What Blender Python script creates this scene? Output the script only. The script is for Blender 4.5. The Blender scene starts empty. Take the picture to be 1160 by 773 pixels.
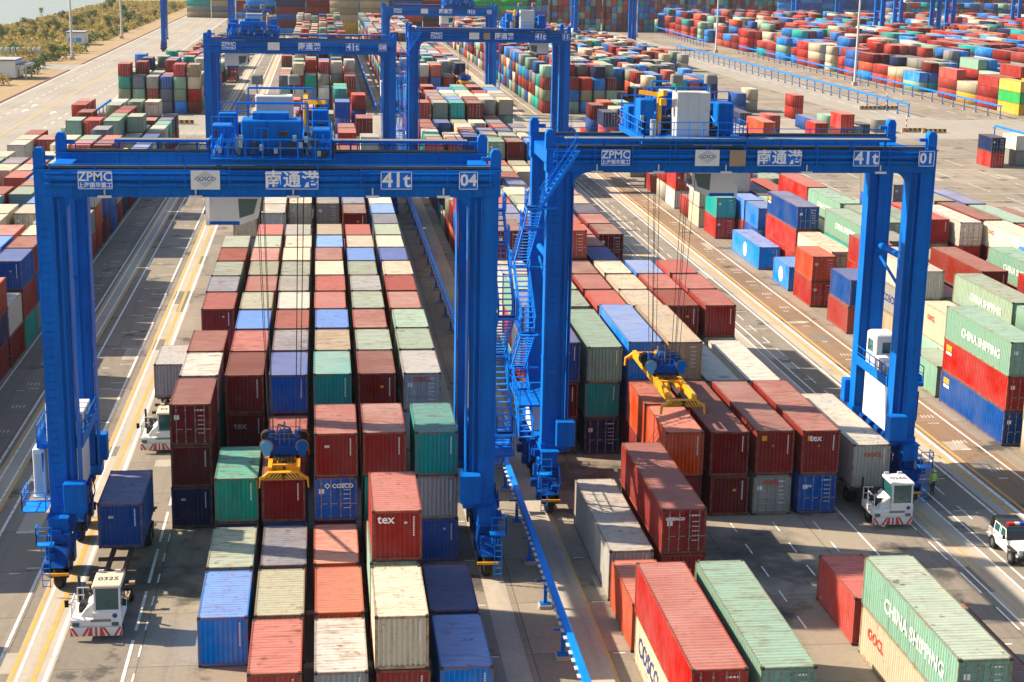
import bpy, math, random
import numpy as np
from mathutils import Matrix, Vector

# ------------------------------------------------------------------ camera, sky, sun, exposure
S = bpy.context.scene
COL = S.collection
FPX, YAW, PITCH, ROLL = 1800.9, math.radians(6.94), math.radians(13.611), math.radians(1.065)
CAMLOC = (9.243, -99.357, 34.125)
def cam_axes():
    f = np.array([math.sin(YAW)*math.cos(PITCH), math.cos(YAW)*math.cos(PITCH), -math.sin(PITCH)])
    r = np.array([math.cos(YAW), -math.sin(YAW), 0.0]); u = np.cross(r, f)
    c, s = math.cos(ROLL), math.sin(ROLL)
    return c*r+s*u, -s*r+c*u, f
CR, CU, CF = cam_axes()
cd = bpy.data.cameras.new('camera'); cam = bpy.data.objects.new('camera', cd); COL.objects.link(cam)
cd.sensor_width = 36.0; cd.sensor_fit = 'HORIZONTAL'; cd.lens = 36.0*FPX/1160.0
cd.clip_start = 1.0; cd.clip_end = 12000.0
m = Matrix.Identity(4)
for i in range(3):
    m[i][0] = CR[i]; m[i][1] = CU[i]; m[i][2] = -CF[i]; m[i][3] = CAMLOC[i]
cam.matrix_world = m
S.camera = cam

SUN_DIR = Vector((1.28, -0.39, -1.0)).normalized()          # direction the light travels
w = bpy.data.worlds.new('World'); S.world = w; w.use_nodes = True
nt = w.node_tree
bg = nt.nodes['Background']; sky = nt.nodes.new('ShaderNodeTexSky')
sky.sky_type = 'NISHITA'; sky.sun_disc = False
sky.sun_elevation = math.asin(-SUN_DIR.z); sky.sun_rotation = math.atan2(-SUN_DIR.x, -SUN_DIR.y)
sky.air_density = 1.3; sky.dust_density = 2.0; sky.ozone_density = 1.5
nt.links.new(sky.outputs[0], bg.inputs[0]); bg.inputs[1].default_value = 0.085
sl = bpy.data.lights.new('sun', 'SUN'); so = bpy.data.objects.new('sun', sl); COL.objects.link(so)
sl.energy = 5.0; sl.angle = math.radians(0.5); sl.color = (1.0, 0.83, 0.62)
so.rotation_euler = SUN_DIR.to_track_quat('-Z', 'Y').to_euler(); so.location = (-120, 60, 120)
S.view_settings.view_transform = 'Standard'; S.view_settings.look = 'None'
S.view_settings.gamma = 1.0; S.view_settings.exposure = 1.05; S.view_settings.use_curve_mapping = False

# ------------------------------------------------------------------ helpers
def link(o, parent=None):
    COL.objects.link(o)
    if parent is not None: o.parent = parent
    return o
def tag(o, label=None, cat=None, group=None, kind=None):
    if label: o['label'] = label
    if cat: o['category'] = cat
    if group: o['group'] = group
    if kind: o['kind'] = kind
    return o
def empty(name, loc=(0, 0, 0), rz=0.0):
    o = bpy.data.objects.new(name, None); COL.objects.link(o)
    o.location = loc; o.rotation_euler = (0, 0, rz); o.empty_display_size = 0.5
    return o
def kids(o): return [c for c in o.children]
def copy_tree(o, parent=None):
    c = o.copy(); COL.objects.link(c)
    if parent is not None: c.parent = parent
    for ch in list(o.children): copy_tree(ch, c)
    return c

class MB:
    """collects quads, boxes, bars, tubes into one mesh"""
    def __init__(self): self.v = []; self.f = []; self.m = []; self.mi = 0
    def add(self, vs, fs):
        n = len(self.v); self.v += [tuple(p) for p in vs]
        for f in fs: self.f.append(tuple(i+n for i in f)); self.m.append(self.mi)
    def box(self, x0, x1, y0, y1, z0, z1):
        self.add([(x0,y0,z0),(x1,y0,z0),(x1,y1,z0),(x0,y1,z0),(x0,y0,z1),(x1,y0,z1),(x1,y1,z1),(x0,y1,z1)],
                 [(0,3,2,1),(4,5,6,7),(0,1,5,4),(1,2,6,5),(2,3,7,6),(3,0,4,7)])
    def cbox(self, x, y, z, sx, sy, sz): self.box(x-sx/2, x+sx/2, y-sy/2, y+sy/2, z-sz/2, z+sz/2)
    def bev(self, x0, x1, y0, y1, z0, z1, b=0.03):
        """box with bevelled vertical and top edges"""
        def ring(ins, z): return [(x0+ins+b,y0+ins,z),(x1-ins-b,y0+ins,z),(x1-ins,y0+ins+b,z),(x1-ins,y1-ins-b,z),
                                  (x1-ins-b,y1-ins,z),(x0+ins+b,y1-ins,z),(x0+ins,y1-ins-b,z),(x0+ins,y0+ins+b,z)]
        vs = ring(0, z0)+ring(0, z1-b)+ring(b, z1)
        fs = [tuple(range(7, -1, -1)), tuple(range(16, 24))]
        for k in (0, 8):
            for i in range(8):
                j = (i+1) % 8; fs.append((k+i, k+j, k+8+j, k+8+i))
        self.add(vs, fs)
    def taper(self, b, t, z0, z1):
        """b, t = (x0,x1,y0,y1) at bottom and top"""
        self.add([(b[0],b[2],z0),(b[1],b[2],z0),(b[1],b[3],z0),(b[0],b[3],z0),(t[0],t[2],z1),(t[1],t[2],z1),(t[1],t[3],z1),(t[0],t[3],z1)],
                 [(0,3,2,1),(4,5,6,7),(0,1,5,4),(1,2,6,5),(2,3,7,6),(3,0,4,7)])
    def prism(self, pts, axis, a0, a1):
        """extrude a polygon; axis 'x': pts are (y,z); 'y': (x,z); 'z': (x,y)"""
        n = len(pts)
        def p3(p, a): return {'x': (a, p[0], p[1]), 'y': (p[0], a, p[1]), 'z': (p[0], p[1], a)}[axis]
        vs = [p3(p, a0) for p in pts]+[p3(p, a1) for p in pts]
        fs = [tuple(range(n-1, -1, -1)), tuple(range(n, 2*n))]
        for i in range(n):
            j = (i+1) % n; fs.append((i, j, n+j, n+i))
        if axis == 'y': fs = [tuple(reversed(f)) for f in fs]
        self.add(vs, fs)
    def bar(self, p, q, w, h=None):
        h = h or w; p = Vector(p); q = Vector(q); d = (q-p).normalized()
        up = Vector((0,0,1)) if abs(d.z) < 0.95 else Vector((0,1,0))
        s = d.cross(up).normalized()*(w/2); u = s.cross(d).normalized()*(h/2)
        vs = [p-s-u, p+s-u, p+s+u, p-s+u, q-s-u, q+s-u, q+s+u, q-s+u]
        self.add(vs, [(0,1,2,3),(7,6,5,4),(0,4,5,1),(1,5,6,2),(2,6,7,3),(3,7,4,0)])
    def tube(self, p, q, r, n=8, r2=None):
        r2 = r if r2 is None else r2
        p = Vector(p); q = Vector(q); d = (q-p).normalized()
        up = Vector((0,0,1)) if abs(d.z) < 0.95 else Vector((0,1,0))
        s = d.cross(up).normalized(); u = s.cross(d).normalized()
        vs = [p+(s*math.cos(2*math.pi*i/n)+u*math.sin(2*math.pi*i/n))*r for i in range(n)]
        vs += [q+(s*math.cos(2*math.pi*i/n)+u*math.sin(2*math.pi*i/n))*r2 for i in range(n)]
        fs = [tuple(range(n)), tuple(range(2*n-1, n-1, -1))]
        for i in range(n):
            j = (i+1) % n; fs.append((i, n+i, n+j, j))
        self.add(vs, fs)
    def path(self, pts, r, n=6):
        for a, b in zip(pts[:-1], pts[1:]): self.tube(a, b, r, n)
    def railing(self, pts, h=1.05, post=1.5, r=0.025, mid=True):
        for a, b in zip(pts[:-1], pts[1:]):
            a = Vector(a); b = Vector(b); L = (b-a).length; n = max(1, round(L/post))
            up = Vector((0,0,h))
            self.bar(a+up, b+up, 2*r)
            if mid: self.bar(a+up*0.55, b+up*0.55, 1.6*r)
            for i in range(n+1):
                p = a.lerp(b, i/n); self.bar(p, p+up, 2*r)
    def mesh(self, name, mats, smooth=False):
        me = bpy.data.meshes.new(name); me.from_pydata(self.v, [], self.f)
        for x in (mats if isinstance(mats, (list, tuple)) else [mats]): me.materials.append(x)
        if any(self.m): me.polygons.foreach_set('material_index', self.m)
        if smooth: me.polygons.foreach_set('use_smooth', [True]*len(me.polygons))
        me.validate(); me.update()
        return me
    def build(self, name, mats, parent=None, loc=None, smooth=False):
        o = bpy.data.objects.new(name, self.mesh(name, mats, smooth)); link(o, parent)
        if loc: o.location = loc
        return o
def B(*boxes):
    b = MB()
    for x in boxes: b.box(*x)
    return b

# ------------------------------------------------------------------ materials
class N:
    """small node builder"""
    def __init__(self, name, rough=0.6, metal=0.0, spec=0.4):
        self.m = bpy.data.materials.new(name); self.m.use_nodes = True
        self.t = self.m.node_tree; self.b = self.t.nodes['Principled BSDF']
        self.b.inputs['Roughness'].default_value = rough; self.b.inputs['Metallic'].default_value = metal
        self.b.inputs['Specular IOR Level'].default_value = spec
    def n(self, typ, **kw):
        x = self.t.nodes.new(typ)
        for k, v in kw.items(): setattr(x, k, v)
        return x
    def l(self, a, b): self.t.links.new(a, b)
    def coord(self, kind='Object', scale=None):
        tc = self.n('ShaderNodeTexCoord'); mp = self.n('ShaderNodeMapping'); self.l(tc.outputs[kind], mp.inputs[0])
        if scale: mp.inputs['Scale'].default_value = scale
        return mp
    def noise(self, vec, scale, detail=4, rough=0.6):
        x = self.n('ShaderNodeTexNoise'); x.inputs['Scale'].default_value = scale
        x.inputs['Detail'].default_value = detail; x.inputs['Roughness'].default_value = rough
        self.l(vec, x.inputs['Vector']); return x.outputs['Fac']
    def ramp(self, fac, a, b, lo=0.0, hi=1.0):
        x = self.n('ShaderNodeMapRange'); x.inputs['From Min'].default_value = a; x.inputs['From Max'].default_value = b
        x.inputs['To Min'].default_value = lo; x.inputs['To Max'].default_value = hi
        self.l(fac, x.inputs['Value']); return x.outputs[0]
    def mix(self, fac, a, b, mode='MIX'):
        x = self.n('ShaderNodeMix', data_type='RGBA', blend_type=mode)
        for inp, v in ((x.inputs[0], fac), (x.inputs[6], a), (x.inputs[7], b)):
            if hasattr(v, 'is_output'): self.l(v, inp)
            elif isinstance(v, (tuple, list)): inp.default_value = (*v[:3], 1.0)
            else: inp.default_value = v
        return x.outputs[2]
    def math(self, op, a, b):
        x = self.n('ShaderNodeMath', operation=op)
        for inp, v in ((x.inputs[0], a), (x.inputs[1], b)):
            if hasattr(v, 'is_output'): self.l(v, inp)
            else: inp.default_value = v
        return x.outputs[0]
    def base(self, c):
        if hasattr(c, 'is_output'): self.l(c, self.b.inputs['Base Color'])
        else: self.b.inputs['Base Color'].default_value = (*c[:3], 1.0)
        return self
    def bump(self, h, strength=0.3, dist=0.02):
        x = self.n('ShaderNodeBump'); x.inputs['Strength'].default_value = strength; x.inputs['Distance'].default_value = dist
        self.l(h, x.inputs['Height']); self.l(x.outputs[0], self.b.inputs['Normal'])

def worn(name, col, rough=0.5, var=0.25, dirt=(0.08, 0.06, 0.045), amt=0.35, scale=0.8, spec=0.4, metal=0.0):
    k = N(name, rough, metal, spec); mp = k.coord('Object')
    f = k.noise(mp.outputs[0], scale, 6)
    c = k.mix(k.ramp(f, 0.3, 0.75), tuple(x*(1-var) for x in col), tuple(min(1, x*(1+var*0.6)) for x in col))
    g = k.noise(mp.outputs[0], scale*3.1, 8, 0.7)
    c = k.mix(k.math('MULTIPLY', k.ramp(g, 0.55, 0.75), amt), c, dirt)
    k.base(c); return k.m

def container_mat(name, source, roof):
    k = N(name, 0.55 if not roof else 0.62, 0.0, 0.07)
    oi = k.n('ShaderNodeObjectInfo')
    if source == 'object':
        col = oi.outputs['Color']; rnd = oi.outputs['Random']; tc = k.n('ShaderNodeTexCoord'); v0 = tc.outputs['Object']
    else:
        at = k.n('ShaderNodeAttribute', attribute_name='paint'); col = at.outputs['Color']
        a2 = k.n('ShaderNodeAttribute', attribute_name='seed'); rnd = a2.outputs['Fac']
        gm = k.n('ShaderNodeNewGeometry'); v0 = gm.outputs['Position']
    cmb = k.n('ShaderNodeCombineXYZ')
    for i, s in enumerate((37.0, 91.0, 53.0)): k.l(k.math('MULTIPLY', rnd, s), cmb.inputs[i])
    va = k.n('ShaderNodeVectorMath', operation='ADD'); k.l(v0, va.inputs[0]); k.l(cmb.outputs[0], va.inputs[1])
    vec = va.outputs[0]
    big = k.noise(vec, 0.35, 3); mid = k.noise(vec, 1.1, 6, 0.65); fine = k.noise(vec, 5.0, 5, 0.7)
    hsv = k.n('ShaderNodeHueSaturation'); k.l(col, hsv.inputs['Color'])
    k.l(k.ramp(rnd, 0, 1, 0.82, 1.18), hsv.inputs['Value'])
    k.l(k.ramp(big, 0.3, 0.7, 0.85, 1.05), hsv.inputs['Saturation'])
    c = hsv.outputs[0]
    if roof:                                     # sun-bleached, chalky roof paint, paled further to imitate sunlight, with rust and puddle stains
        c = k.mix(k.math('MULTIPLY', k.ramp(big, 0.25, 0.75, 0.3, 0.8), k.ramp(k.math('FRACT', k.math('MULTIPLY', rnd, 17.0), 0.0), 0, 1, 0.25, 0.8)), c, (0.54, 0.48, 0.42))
        st = k.n('ShaderNodeMapping'); st.inputs['Scale'].default_value = (0.5, 2.4, 1); k.l(vec, st.inputs[0])
        sn = k.noise(st.outputs[0], 1.5, 6, 0.7)
        c = k.mix(k.math('MULTIPLY', k.ramp(sn, 0.47, 0.7), k.ramp(k.math('FRACT', k.math('MULTIPLY', rnd, 29.0), 0.0), 0, 1, 0.2, 0.9)), c, (0.17, 0.085, 0.045))
        c = k.mix(k.math('MULTIPLY', k.ramp(k.noise(vec, 2.6, 8, 0.75), 0.54, 0.66), k.ramp(k.math('FRACT', k.math('MULTIPLY', rnd, 7.0), 0.0), 0.2, 1, 0.0, 0.8)), c, (0.20, 0.075, 0.03))
        c = k.mix(k.math('MULTIPLY', k.ramp(mid, 0.6, 0.68), k.ramp(rnd, 0.3, 1.0, 0.0, 0.75)), c, (0.06, 0.035, 0.025))
    else:
        st = k.n('ShaderNodeMapping'); st.inputs['Scale'].default_value = (3.0, 3.0, 0.3); k.l(vec, st.inputs[0])
        sn = k.noise(st.outputs[0], 1.3, 6, 0.7)
        c = k.mix(k.math('MULTIPLY', k.ramp(sn, 0.5, 0.78), k.ramp(rnd, 0, 1, 0.15, 0.6)), c, (0.05, 0.03, 0.02))
        c = k.mix(k.math('MULTIPLY', k.ramp(k.noise(vec, 0.9, 7, 0.7), 0.6, 0.68), k.ramp(k.math('FRACT', k.math('MULTIPLY', rnd, 13.0), 0.0), 0.4, 1, 0.0, 0.55)), c, k.mix(0.5, c, (0.20, 0.10, 0.06)))
        c = k.mix(k.math('MULTIPLY', k.ramp(fine, 0.6, 0.72), 0.75), c, (0.15, 0.06, 0.025))
    k.base(c)
    k.l(k.ramp(mid, 0.3, 0.7, 0.42, 0.75), k.b.inputs['Roughness'])
    if source == 'object': k.bump(fine, 0.12, 0.02)
    return k.m

M = {}
M['paint'] = container_mat('container_paint', 'object', False)
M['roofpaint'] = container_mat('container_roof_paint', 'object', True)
M['paint_far'] = container_mat('stacked_paint', 'attr', False)
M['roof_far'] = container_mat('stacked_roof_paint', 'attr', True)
k = N('container_frame', 0.6); oi = k.n('ShaderNodeObjectInfo')
c = k.mix(0.35, oi.outputs['Color'], (0.07, 0.035, 0.02)); mp = k.coord('Object'); f = k.noise(mp.outputs[0], 2.2, 7, 0.7)
k.base(k.mix(k.math('MULTIPLY', k.ramp(f, 0.44, 0.62), 0.8), c, (0.23, 0.10, 0.045))); M['frame'] = k.m
M['casting'] = worn('corner_casting_steel', (0.05, 0.035, 0.03), 0.6)
M['rodsteel'] = worn('galvanised_rod', (0.32, 0.32, 0.32), 0.4, metal=0.4)
k = N('crane_blue_paint', 0.45, 0.0, 0.06); mp = k.coord('Object'); f = k.noise(mp.outputs[0], 0.35, 6)
c = k.mix(k.ramp(f, 0.3, 0.75), (0.001, 0.120, 0.49), (0.003, 0.165, 0.63))
st = k.n('ShaderNodeMapping'); st.inputs['Scale'].default_value = (4.0, 4.0, 0.18); k.l(mp.outputs[0], st.inputs[0]); sn = k.noise(st.outputs[0], 1.2, 6, 0.7)
c = k.mix(k.math('MULTIPLY', k.ramp(sn, 0.5, 0.72), 0.75), c, (0.004, 0.06, 0.24))
g = k.noise(mp.outputs[0], 2.3, 8, 0.75); c = k.mix(k.math('MULTIPLY', k.ramp(g, 0.58, 0.7), 0.5), c, (0.09, 0.12, 0.20))
c = k.mix(k.ramp(k.noise(mp.outputs[0], 7.0, 6, 0.8), 0.7, 0.76), c, (0.12, 0.05, 0.02))
k.base(c); k.l(k.ramp(f, 0.3, 0.7, 0.35, 0.6), k.b.inputs['Roughness']); M['craneblue'] = k.m
M['cranedark'] = worn('crane_dark_blue_paint', (0.001, 0.07, 0.36), 0.5, 0.25, (0.008, 0.012, 0.025), 0.5, 0.7, 0.1)
M['railblue'] = worn('power_rail_blue', (0.004, 0.22, 0.80), 0.4, 0.15, (0.05, 0.10, 0.2), 0.25, 0.8, 0.1)
M['lightblue'] = worn('pale_blue_paint', (0.05, 0.33, 0.66), 0.4, 0.1)
M['white'] = worn('white_paint', (0.72, 0.72, 0.70), 0.45, 0.08, (0.35, 0.30, 0.24), 0.3)
M['offwhite'] = worn('off_white_panel', (0.52, 0.54, 0.55), 0.45, 0.08, (0.25, 0.22, 0.18), 0.3)
M['grey'] = worn('grey_plate', (0.20, 0.20, 0.20), 0.6, 0.2, (0.10, 0.08, 0.06), 0.4)
M['greysteel'] = worn('grey_steel', (0.16, 0.17, 0.18), 0.45, 0.2, metal=0.3)
M['black'] = worn('black_rubber', (0.012, 0.012, 0.013), 0.75, 0.3, (0.06, 0.05, 0.04), 0.3)
M['dark'] = worn('dark_steel', (0.03, 0.03, 0.033), 0.5, 0.3, (0.07, 0.05, 0.03), 0.4)
M['yellow'] = worn('yellow_paint', (0.78, 0.36, 0.012), 0.45, 0.15, (0.15, 0.07, 0.02), 0.45, 1.2)
M['tan'] = worn('tan_board', (0.36, 0.25, 0.15), 0.7, 0.1)
M['red'] = worn('red_paint', (0.50, 0.03, 0.025), 0.45, 0.1)
M['pink'] = worn('red_white_stripe', (0.55, 0.10, 0.08), 0.5, 0.1)
M['orange'] = worn('orange_mark', (0.8, 0.3, 0.02), 0.5, 0.05)
M['textwhite'] = worn('white_lettering', (0.80, 0.80, 0.78), 0.5, 0.04, (0.5, 0.5, 0.5), 0.1)
M['textgreen'] = worn('weathered_white_lettering', (0.62, 0.68, 0.62), 0.55, 0.1, (0.25, 0.42, 0.33), 0.5, 1.5)
M['textred'] = worn('red_lettering', (0.62, 0.05, 0.03), 0.5, 0.04)
M['textnavy'] = worn('navy_lettering', (0.03, 0.05, 0.22), 0.5, 0.04)
M['textdark'] = worn('dark_lettering', (0.03, 0.03, 0.03), 0.5, 0.04)
M['textgrey'] = worn('grey_lettering', (0.30, 0.34, 0.38), 0.5, 0.04)
M['signblue'] = worn('sign_blue', (0.004, 0.15, 0.66), 0.45, 0.06, spec=0.1)
k = N('dark_glass', 0.06, 0.0, 0.8); k.base((0.015, 0.085, 0.10)); M['glass'] = k.m
M['brown'] = worn('trunk_bark', (0.10, 0.07, 0.05), 0.9)
M['concrete'] = worn('concrete_block', (0.42, 0.38, 0.32), 0.85, 0.2)
M['skin'] = worn('skin', (0.40, 0.24, 0.16), 0.6, 0.05, amt=0.0)
M['vest'] = worn('hi_vis_fabric', (0.45, 0.75, 0.03), 0.7, 0.05, amt=0.0)
M['denim'] = worn('dark_trousers', (0.03, 0.045, 0.09), 0.8, 0.1)
M['rope'] = worn('wire_rope', (0.05, 0.045, 0.04), 0.6)
def lamp_mat(n, c): return worn(n, c, 0.25, 0.05, amt=0.0)
M['lampred'] = lamp_mat('red_lens', (0.6, 0.01, 0.02)); M['lampblue'] = lamp_mat('blue_lens', (0.01, 0.04, 0.5))

def text(body, size, mat, parent, loc, rot, name='lettering', align='LEFT', ext=0.006, bold=0.0, sx=1.0, space=1.0):
    c = bpy.data.curves.new(name, 'FONT'); c.body = body; c.size = size; c.align_x = align; c.align_y = 'CENTER'
    c.extrude = ext; c.offset = bold; c.resolution_u = 2; c.space_character = space
    c.materials.append(mat)
    t = bpy.data.objects.new(name+'_outline', c); COL.objects.link(t)
    dg = bpy.context.evaluated_depsgraph_get(); dg.update()
    me = bpy.data.meshes.new_from_object(t.evaluated_get(dg)); me.name = name
    bpy.data.objects.remove(t); bpy.data.curves.remove(c)
    o = bpy.data.objects.new(name, me); link(o, parent)
    o.location = loc; o.rotation_euler = rot; o.scale = (sx, 1, 1)
    return o
R90 = math.radians(90)
FRONT = (R90, 0, 0)            # lettering on a face that looks towards -Y
LEFT = (R90, 0, -R90)          # lettering on a face that looks towards -X
TOP = (0, 0, 0)
# ------------------------------------------------------------------ ground, roads, markings, water
def ground_mat(name, c0, c1, stain=0.5, paver=False, patch=0.55):
    k = N(name, 0.85, 0.0, 0.25)
    gm = k.n('ShaderNodeNewGeometry'); v = gm.outputs['Position']
    big = k.noise(v, 0.035, 4); mid = k.noise(v, 0.22, 6, 0.65); fine = k.noise(v, 2.3, 6, 0.7)
    c = k.mix(k.ramp(big, 0.35, 0.65), c0, c1)
    c = k.mix(k.math('MULTIPLY', k.ramp(mid, 0.52, 0.72), stain), c, tuple(x*0.35 for x in c0))
    st = k.n('ShaderNodeMapping'); st.inputs['Scale'].default_value = (1.6, 0.06, 1); k.l(v, st.inputs[0])
    tr = k.noise(st.outputs[0], 0.6, 5, 0.6)
    c = k.mix(k.math('MULTIPLY', k.ramp(tr, 0.5, 0.75), patch), c, tuple(x*0.5 for x in c0))
    c = k.mix(k.ramp(fine, 0.3, 0.7, 0.0, 0.3), c, tuple(x*1.35 for x in c1))
    if paver:
        b = k.n('ShaderNodeTexBrick'); b.inputs['Scale'].default_value = 1.0
        b.inputs['Brick Width'].default_value = 0.3; b.inputs['Row Height'].default_value = 0.15; b.inputs['Mortar Size'].default_value = 0.02
        b.inputs['Color1'].default_value = (1, 1, 1, 1); b.inputs['Color2'].default_value = (0.85, 0.85, 0.85, 1); b.inputs['Mortar'].default_value = (0.6, 0.6, 0.6, 1)
        k.l(v, b.inputs['Vector']); c = k.mix(0.6, c, b.outputs['Color'], 'MULTIPLY')
        # large slab joints
        b2 = k.n('ShaderNodeTexBrick'); b2.inputs['Scale'].default_value = 1.0; b2.offset = 0.0
        b2.inputs['Brick Width'].default_value = 6.5; b2.inputs['Row Height'].default_value = 6.5; b2.inputs['Mortar Size'].default_value = 0.04
        b2.inputs['Color1'].default_value = (1, 1, 1, 1); b2.inputs['Color2'].default_value = (0.80, 0.80, 0.80, 1); b2.inputs['Mortar'].default_value = (0.5, 0.5, 0.5, 1)
        k.l(v, b2.inputs['Vector']); c = k.mix(1.0, c, b2.outputs['Color'], 'MULTIPLY')
    if paver:          # oil and tyre stains with shapes of their own where trucks turn
        for cx_, cy_, rad in ((34.5, -14.0, 8.5), (31.5, -20.0, 5.0), (40.5, -18.0, 5.0), (1.0, -14.0, 5.0), (26.0, 2.0, 6.0)):
            d = k.n('ShaderNodeVectorMath', operation='DISTANCE'); k.l(v, d.inputs[0]); d.inputs[1].default_value = (cx_, cy_, 0)
            mk = k.math('ADD', k.ramp(d.outputs['Value'], rad, rad*0.3, 0.0, 0.55), k.ramp(mid, 0.35, 0.7, -0.45, 0.35))
            c = k.mix(k.ramp(mk, 0.1, 0.5, 0.0, 0.72), c, (0.055, 0.055, 0.055))
    k.base(c); k.bump(fine, 0.25, 0.02)
    return k.m
M['yard'] = ground_mat('paved_yard', (0.265, 0.23, 0.185), (0.34, 0.295, 0.235), 0.55, True)
M['lane'] = ground_mat('truck_lane_paving', (0.235, 0.21, 0.175), (0.29, 0.255, 0.21), 0.4, True)
M['redlane'] = ground_mat('rust_stained_paving', (0.25, 0.17, 0.11), (0.30, 0.21, 0.14), 0.35, True)
M['strip'] = ground_mat('runway_concrete', (0.34, 0.305, 0.255), (0.42, 0.375, 0.31), 0.3)
M['road'] = ground_mat('concrete_road', (0.27, 0.25, 0.215), (0.325, 0.30, 0.26), 0.25)
M['soil'] = ground_mat('bare_soil', (0.28, 0.20, 0.11), (0.34, 0.25, 0.14), 0.2)
M['scrub'] = ground_mat('scrub_ground', (0.20, 0.17, 0.06), (0.28, 0.23, 0.085), 0.5)
k = N('lane_paint_white', 0.7); gm = k.n('ShaderNodeNewGeometry'); f = k.noise(gm.outputs['Position'], 1.7, 7, 0.75)
k.base(k.mix(k.ramp(f, 0.5, 0.66), (0.74, 0.72, 0.68), (0.36, 0.31, 0.25))); M['linewhite'] = k.m
k = N('lane_paint_yellow', 0.7); gm = k.n('ShaderNodeNewGeometry'); f = k.noise(gm.outputs['Position'], 1.3, 7, 0.75)
k.base(k.mix(k.ramp(f, 0.45, 0.66), (0.62, 0.34, 0.06), (0.34, 0.26, 0.16))); M['lineyellow'] = k.m
k = N('river_water', 0.22, 0.0, 0.5); k.base((0.20, 0.24, 0.25)); gm = k.n('ShaderNodeNewGeometry'); f = k.noise(gm.outputs['Position'], 0.08, 5); k.bump(f, 0.3, 1.0); M['water'] = k.m

def sheet(name, rects, mat, z, kind='structure'):
    b = MB()
    for x0, x1, y0, y1 in rects: b.add([(x0,y0,z),(x1,y0,z),(x1,y1,z),(x0,y1,z)], [(0,1,2,3)])
    return tag(b.build(name, mat), kind=kind)
sheet('ground', [(-2000, 3000, -400, 4000)], M['yard'], 0.0)
sheet('truck_lane', [(-11.0, -6.0, -60, 206), (-16.2, -12.4, -60, 206), (-4.0, -0.4, -60, 206), (41.9, 46.0, -60, 206), (48.0, 52.0, -60, 206)], M['lane'], 0.004)
sheet('stained_lane', [(53.2, 57.2, -60, 206)], M['redlane'], 0.004)
sheet('runway_strip', [(-6.0, -4.0, -60, 206), (-12.4, -11.0, -60, 206), (17.9, 19.15, -60, 206), (21.85, 23.25, -60, 206), (46.0, 48.0, -60, 206), (52.0, 53.2, -60, 206)], M['strip'], 0.004)
RUN = [(-6.0, -4.0), (-12.4, -11.0), (17.9, 19.15), (21.85, 23.25), (46.0, 48.0), (52.0, 53.2)]
sheet('runway_strip_far', [(a, b, 250, 700) for a, b in RUN], M['strip'], 0.004)
sheet('truck_lane_far', [(-11.0, -6.0, 250, 700), (-4.0, -0.4, 250, 700), (41.9, 46.0, 250, 700), (48.0, 52.0, 250, 700)], M['lane'], 0.004)
sheet('cross_road', [(-38.0, 150.0, 208, 247)], M['road'], 0.006)
sheet('perimeter_road', [(-62.4, -38.0, -200, 1500)], M['road'], 0.008)
sheet('outer_road', [(130.5, 147.0, 247, 1200), (150.0, 166.0, 100, 247)], M['road'], 0.008)
sheet('side_road', [(-110, -62.0, 375, 398)], M['road'], 0.010)
# soil strip, scrub land and river on the far left
sheet('soil_verge', [(-74, -62.9, -100, 374), (-74, -62.9, 399, 1500)], M['soil'], 0.05)
sheet('scrub_land', [(-128, -74, -100, 374), (-128, -74, 399, 1500)], M['scrub'], 0.05)
sheet('river', [(-1990, -128, 200, 3990)], M['water'], 0.02)
bk = MB()
for y0, y1 in ((-100, 374), (399, 1500)): bk.box(-62.9, -62.4, y0, y1, 0.0, 0.14)
k = N('kerb_paint', 0.8); k.base((0.20, 0.09, 0.08)); tag(bk.build('kerb', k.m), kind='structure')

pt = [MB(), MB()]; rp = random.Random(21)        # repaired patches of paving
for i in range(150):
    x = rp.choice([rp.uniform(-11, -.5), rp.uniform(42, 57), rp.uniform(24, 44), rp.uniform(72, 126)]); y = rp.uniform(-34, 205) if x < 60 else rp.uniform(100, 205)
    a, c_ = rp.uniform(.5, 2.2), rp.uniform(.8, 5.0); z = 0.0065+0.00002*i
    pt[i % 2].add([(x-a/2,y-c_/2,z),(x+a/2,y-c_/2,z),(x+a/2,y+c_/2,z),(x-a/2,y+c_/2,z)], [(0,1,2,3)])
tag(pt[0].build('dark_paving_patches', ground_mat('patched_asphalt', (0.15, 0.14, 0.125), (0.19, 0.175, 0.15), 0.4)), kind='structure')
tag(pt[1].build('pale_paving_patches', ground_mat('patched_concrete', (0.33, 0.30, 0.25), (0.38, 0.34, 0.28), 0.4)), kind='structure')
wl = MB(); yl = MB(); ZL = 0.012
def line(b, x, y0, y1, w=0.16, dash=None, z=ZL):
    if dash is None: b.add([(x-w/2,y0,z),(x+w/2,y0,z),(x+w/2,y1,z),(x-w/2,y1,z)], [(0,1,2,3)]); return
    y = y0
    while y < y1:
        b.add([(x-w/2,y,z),(x+w/2,y,z),(x+w/2,y+dash[0],z),(x-w/2,y+dash[0],z)], [(0,1,2,3)]); y += dash[0]+dash[1]
def cross(b, y, x0, x1, w=0.15, z=ZL): b.add([(x0,y-w/2,z),(x1,y-w/2,z),(x1,y+w/2,z),(x0,y+w/2,z)], [(0,1,2,3)])
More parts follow.
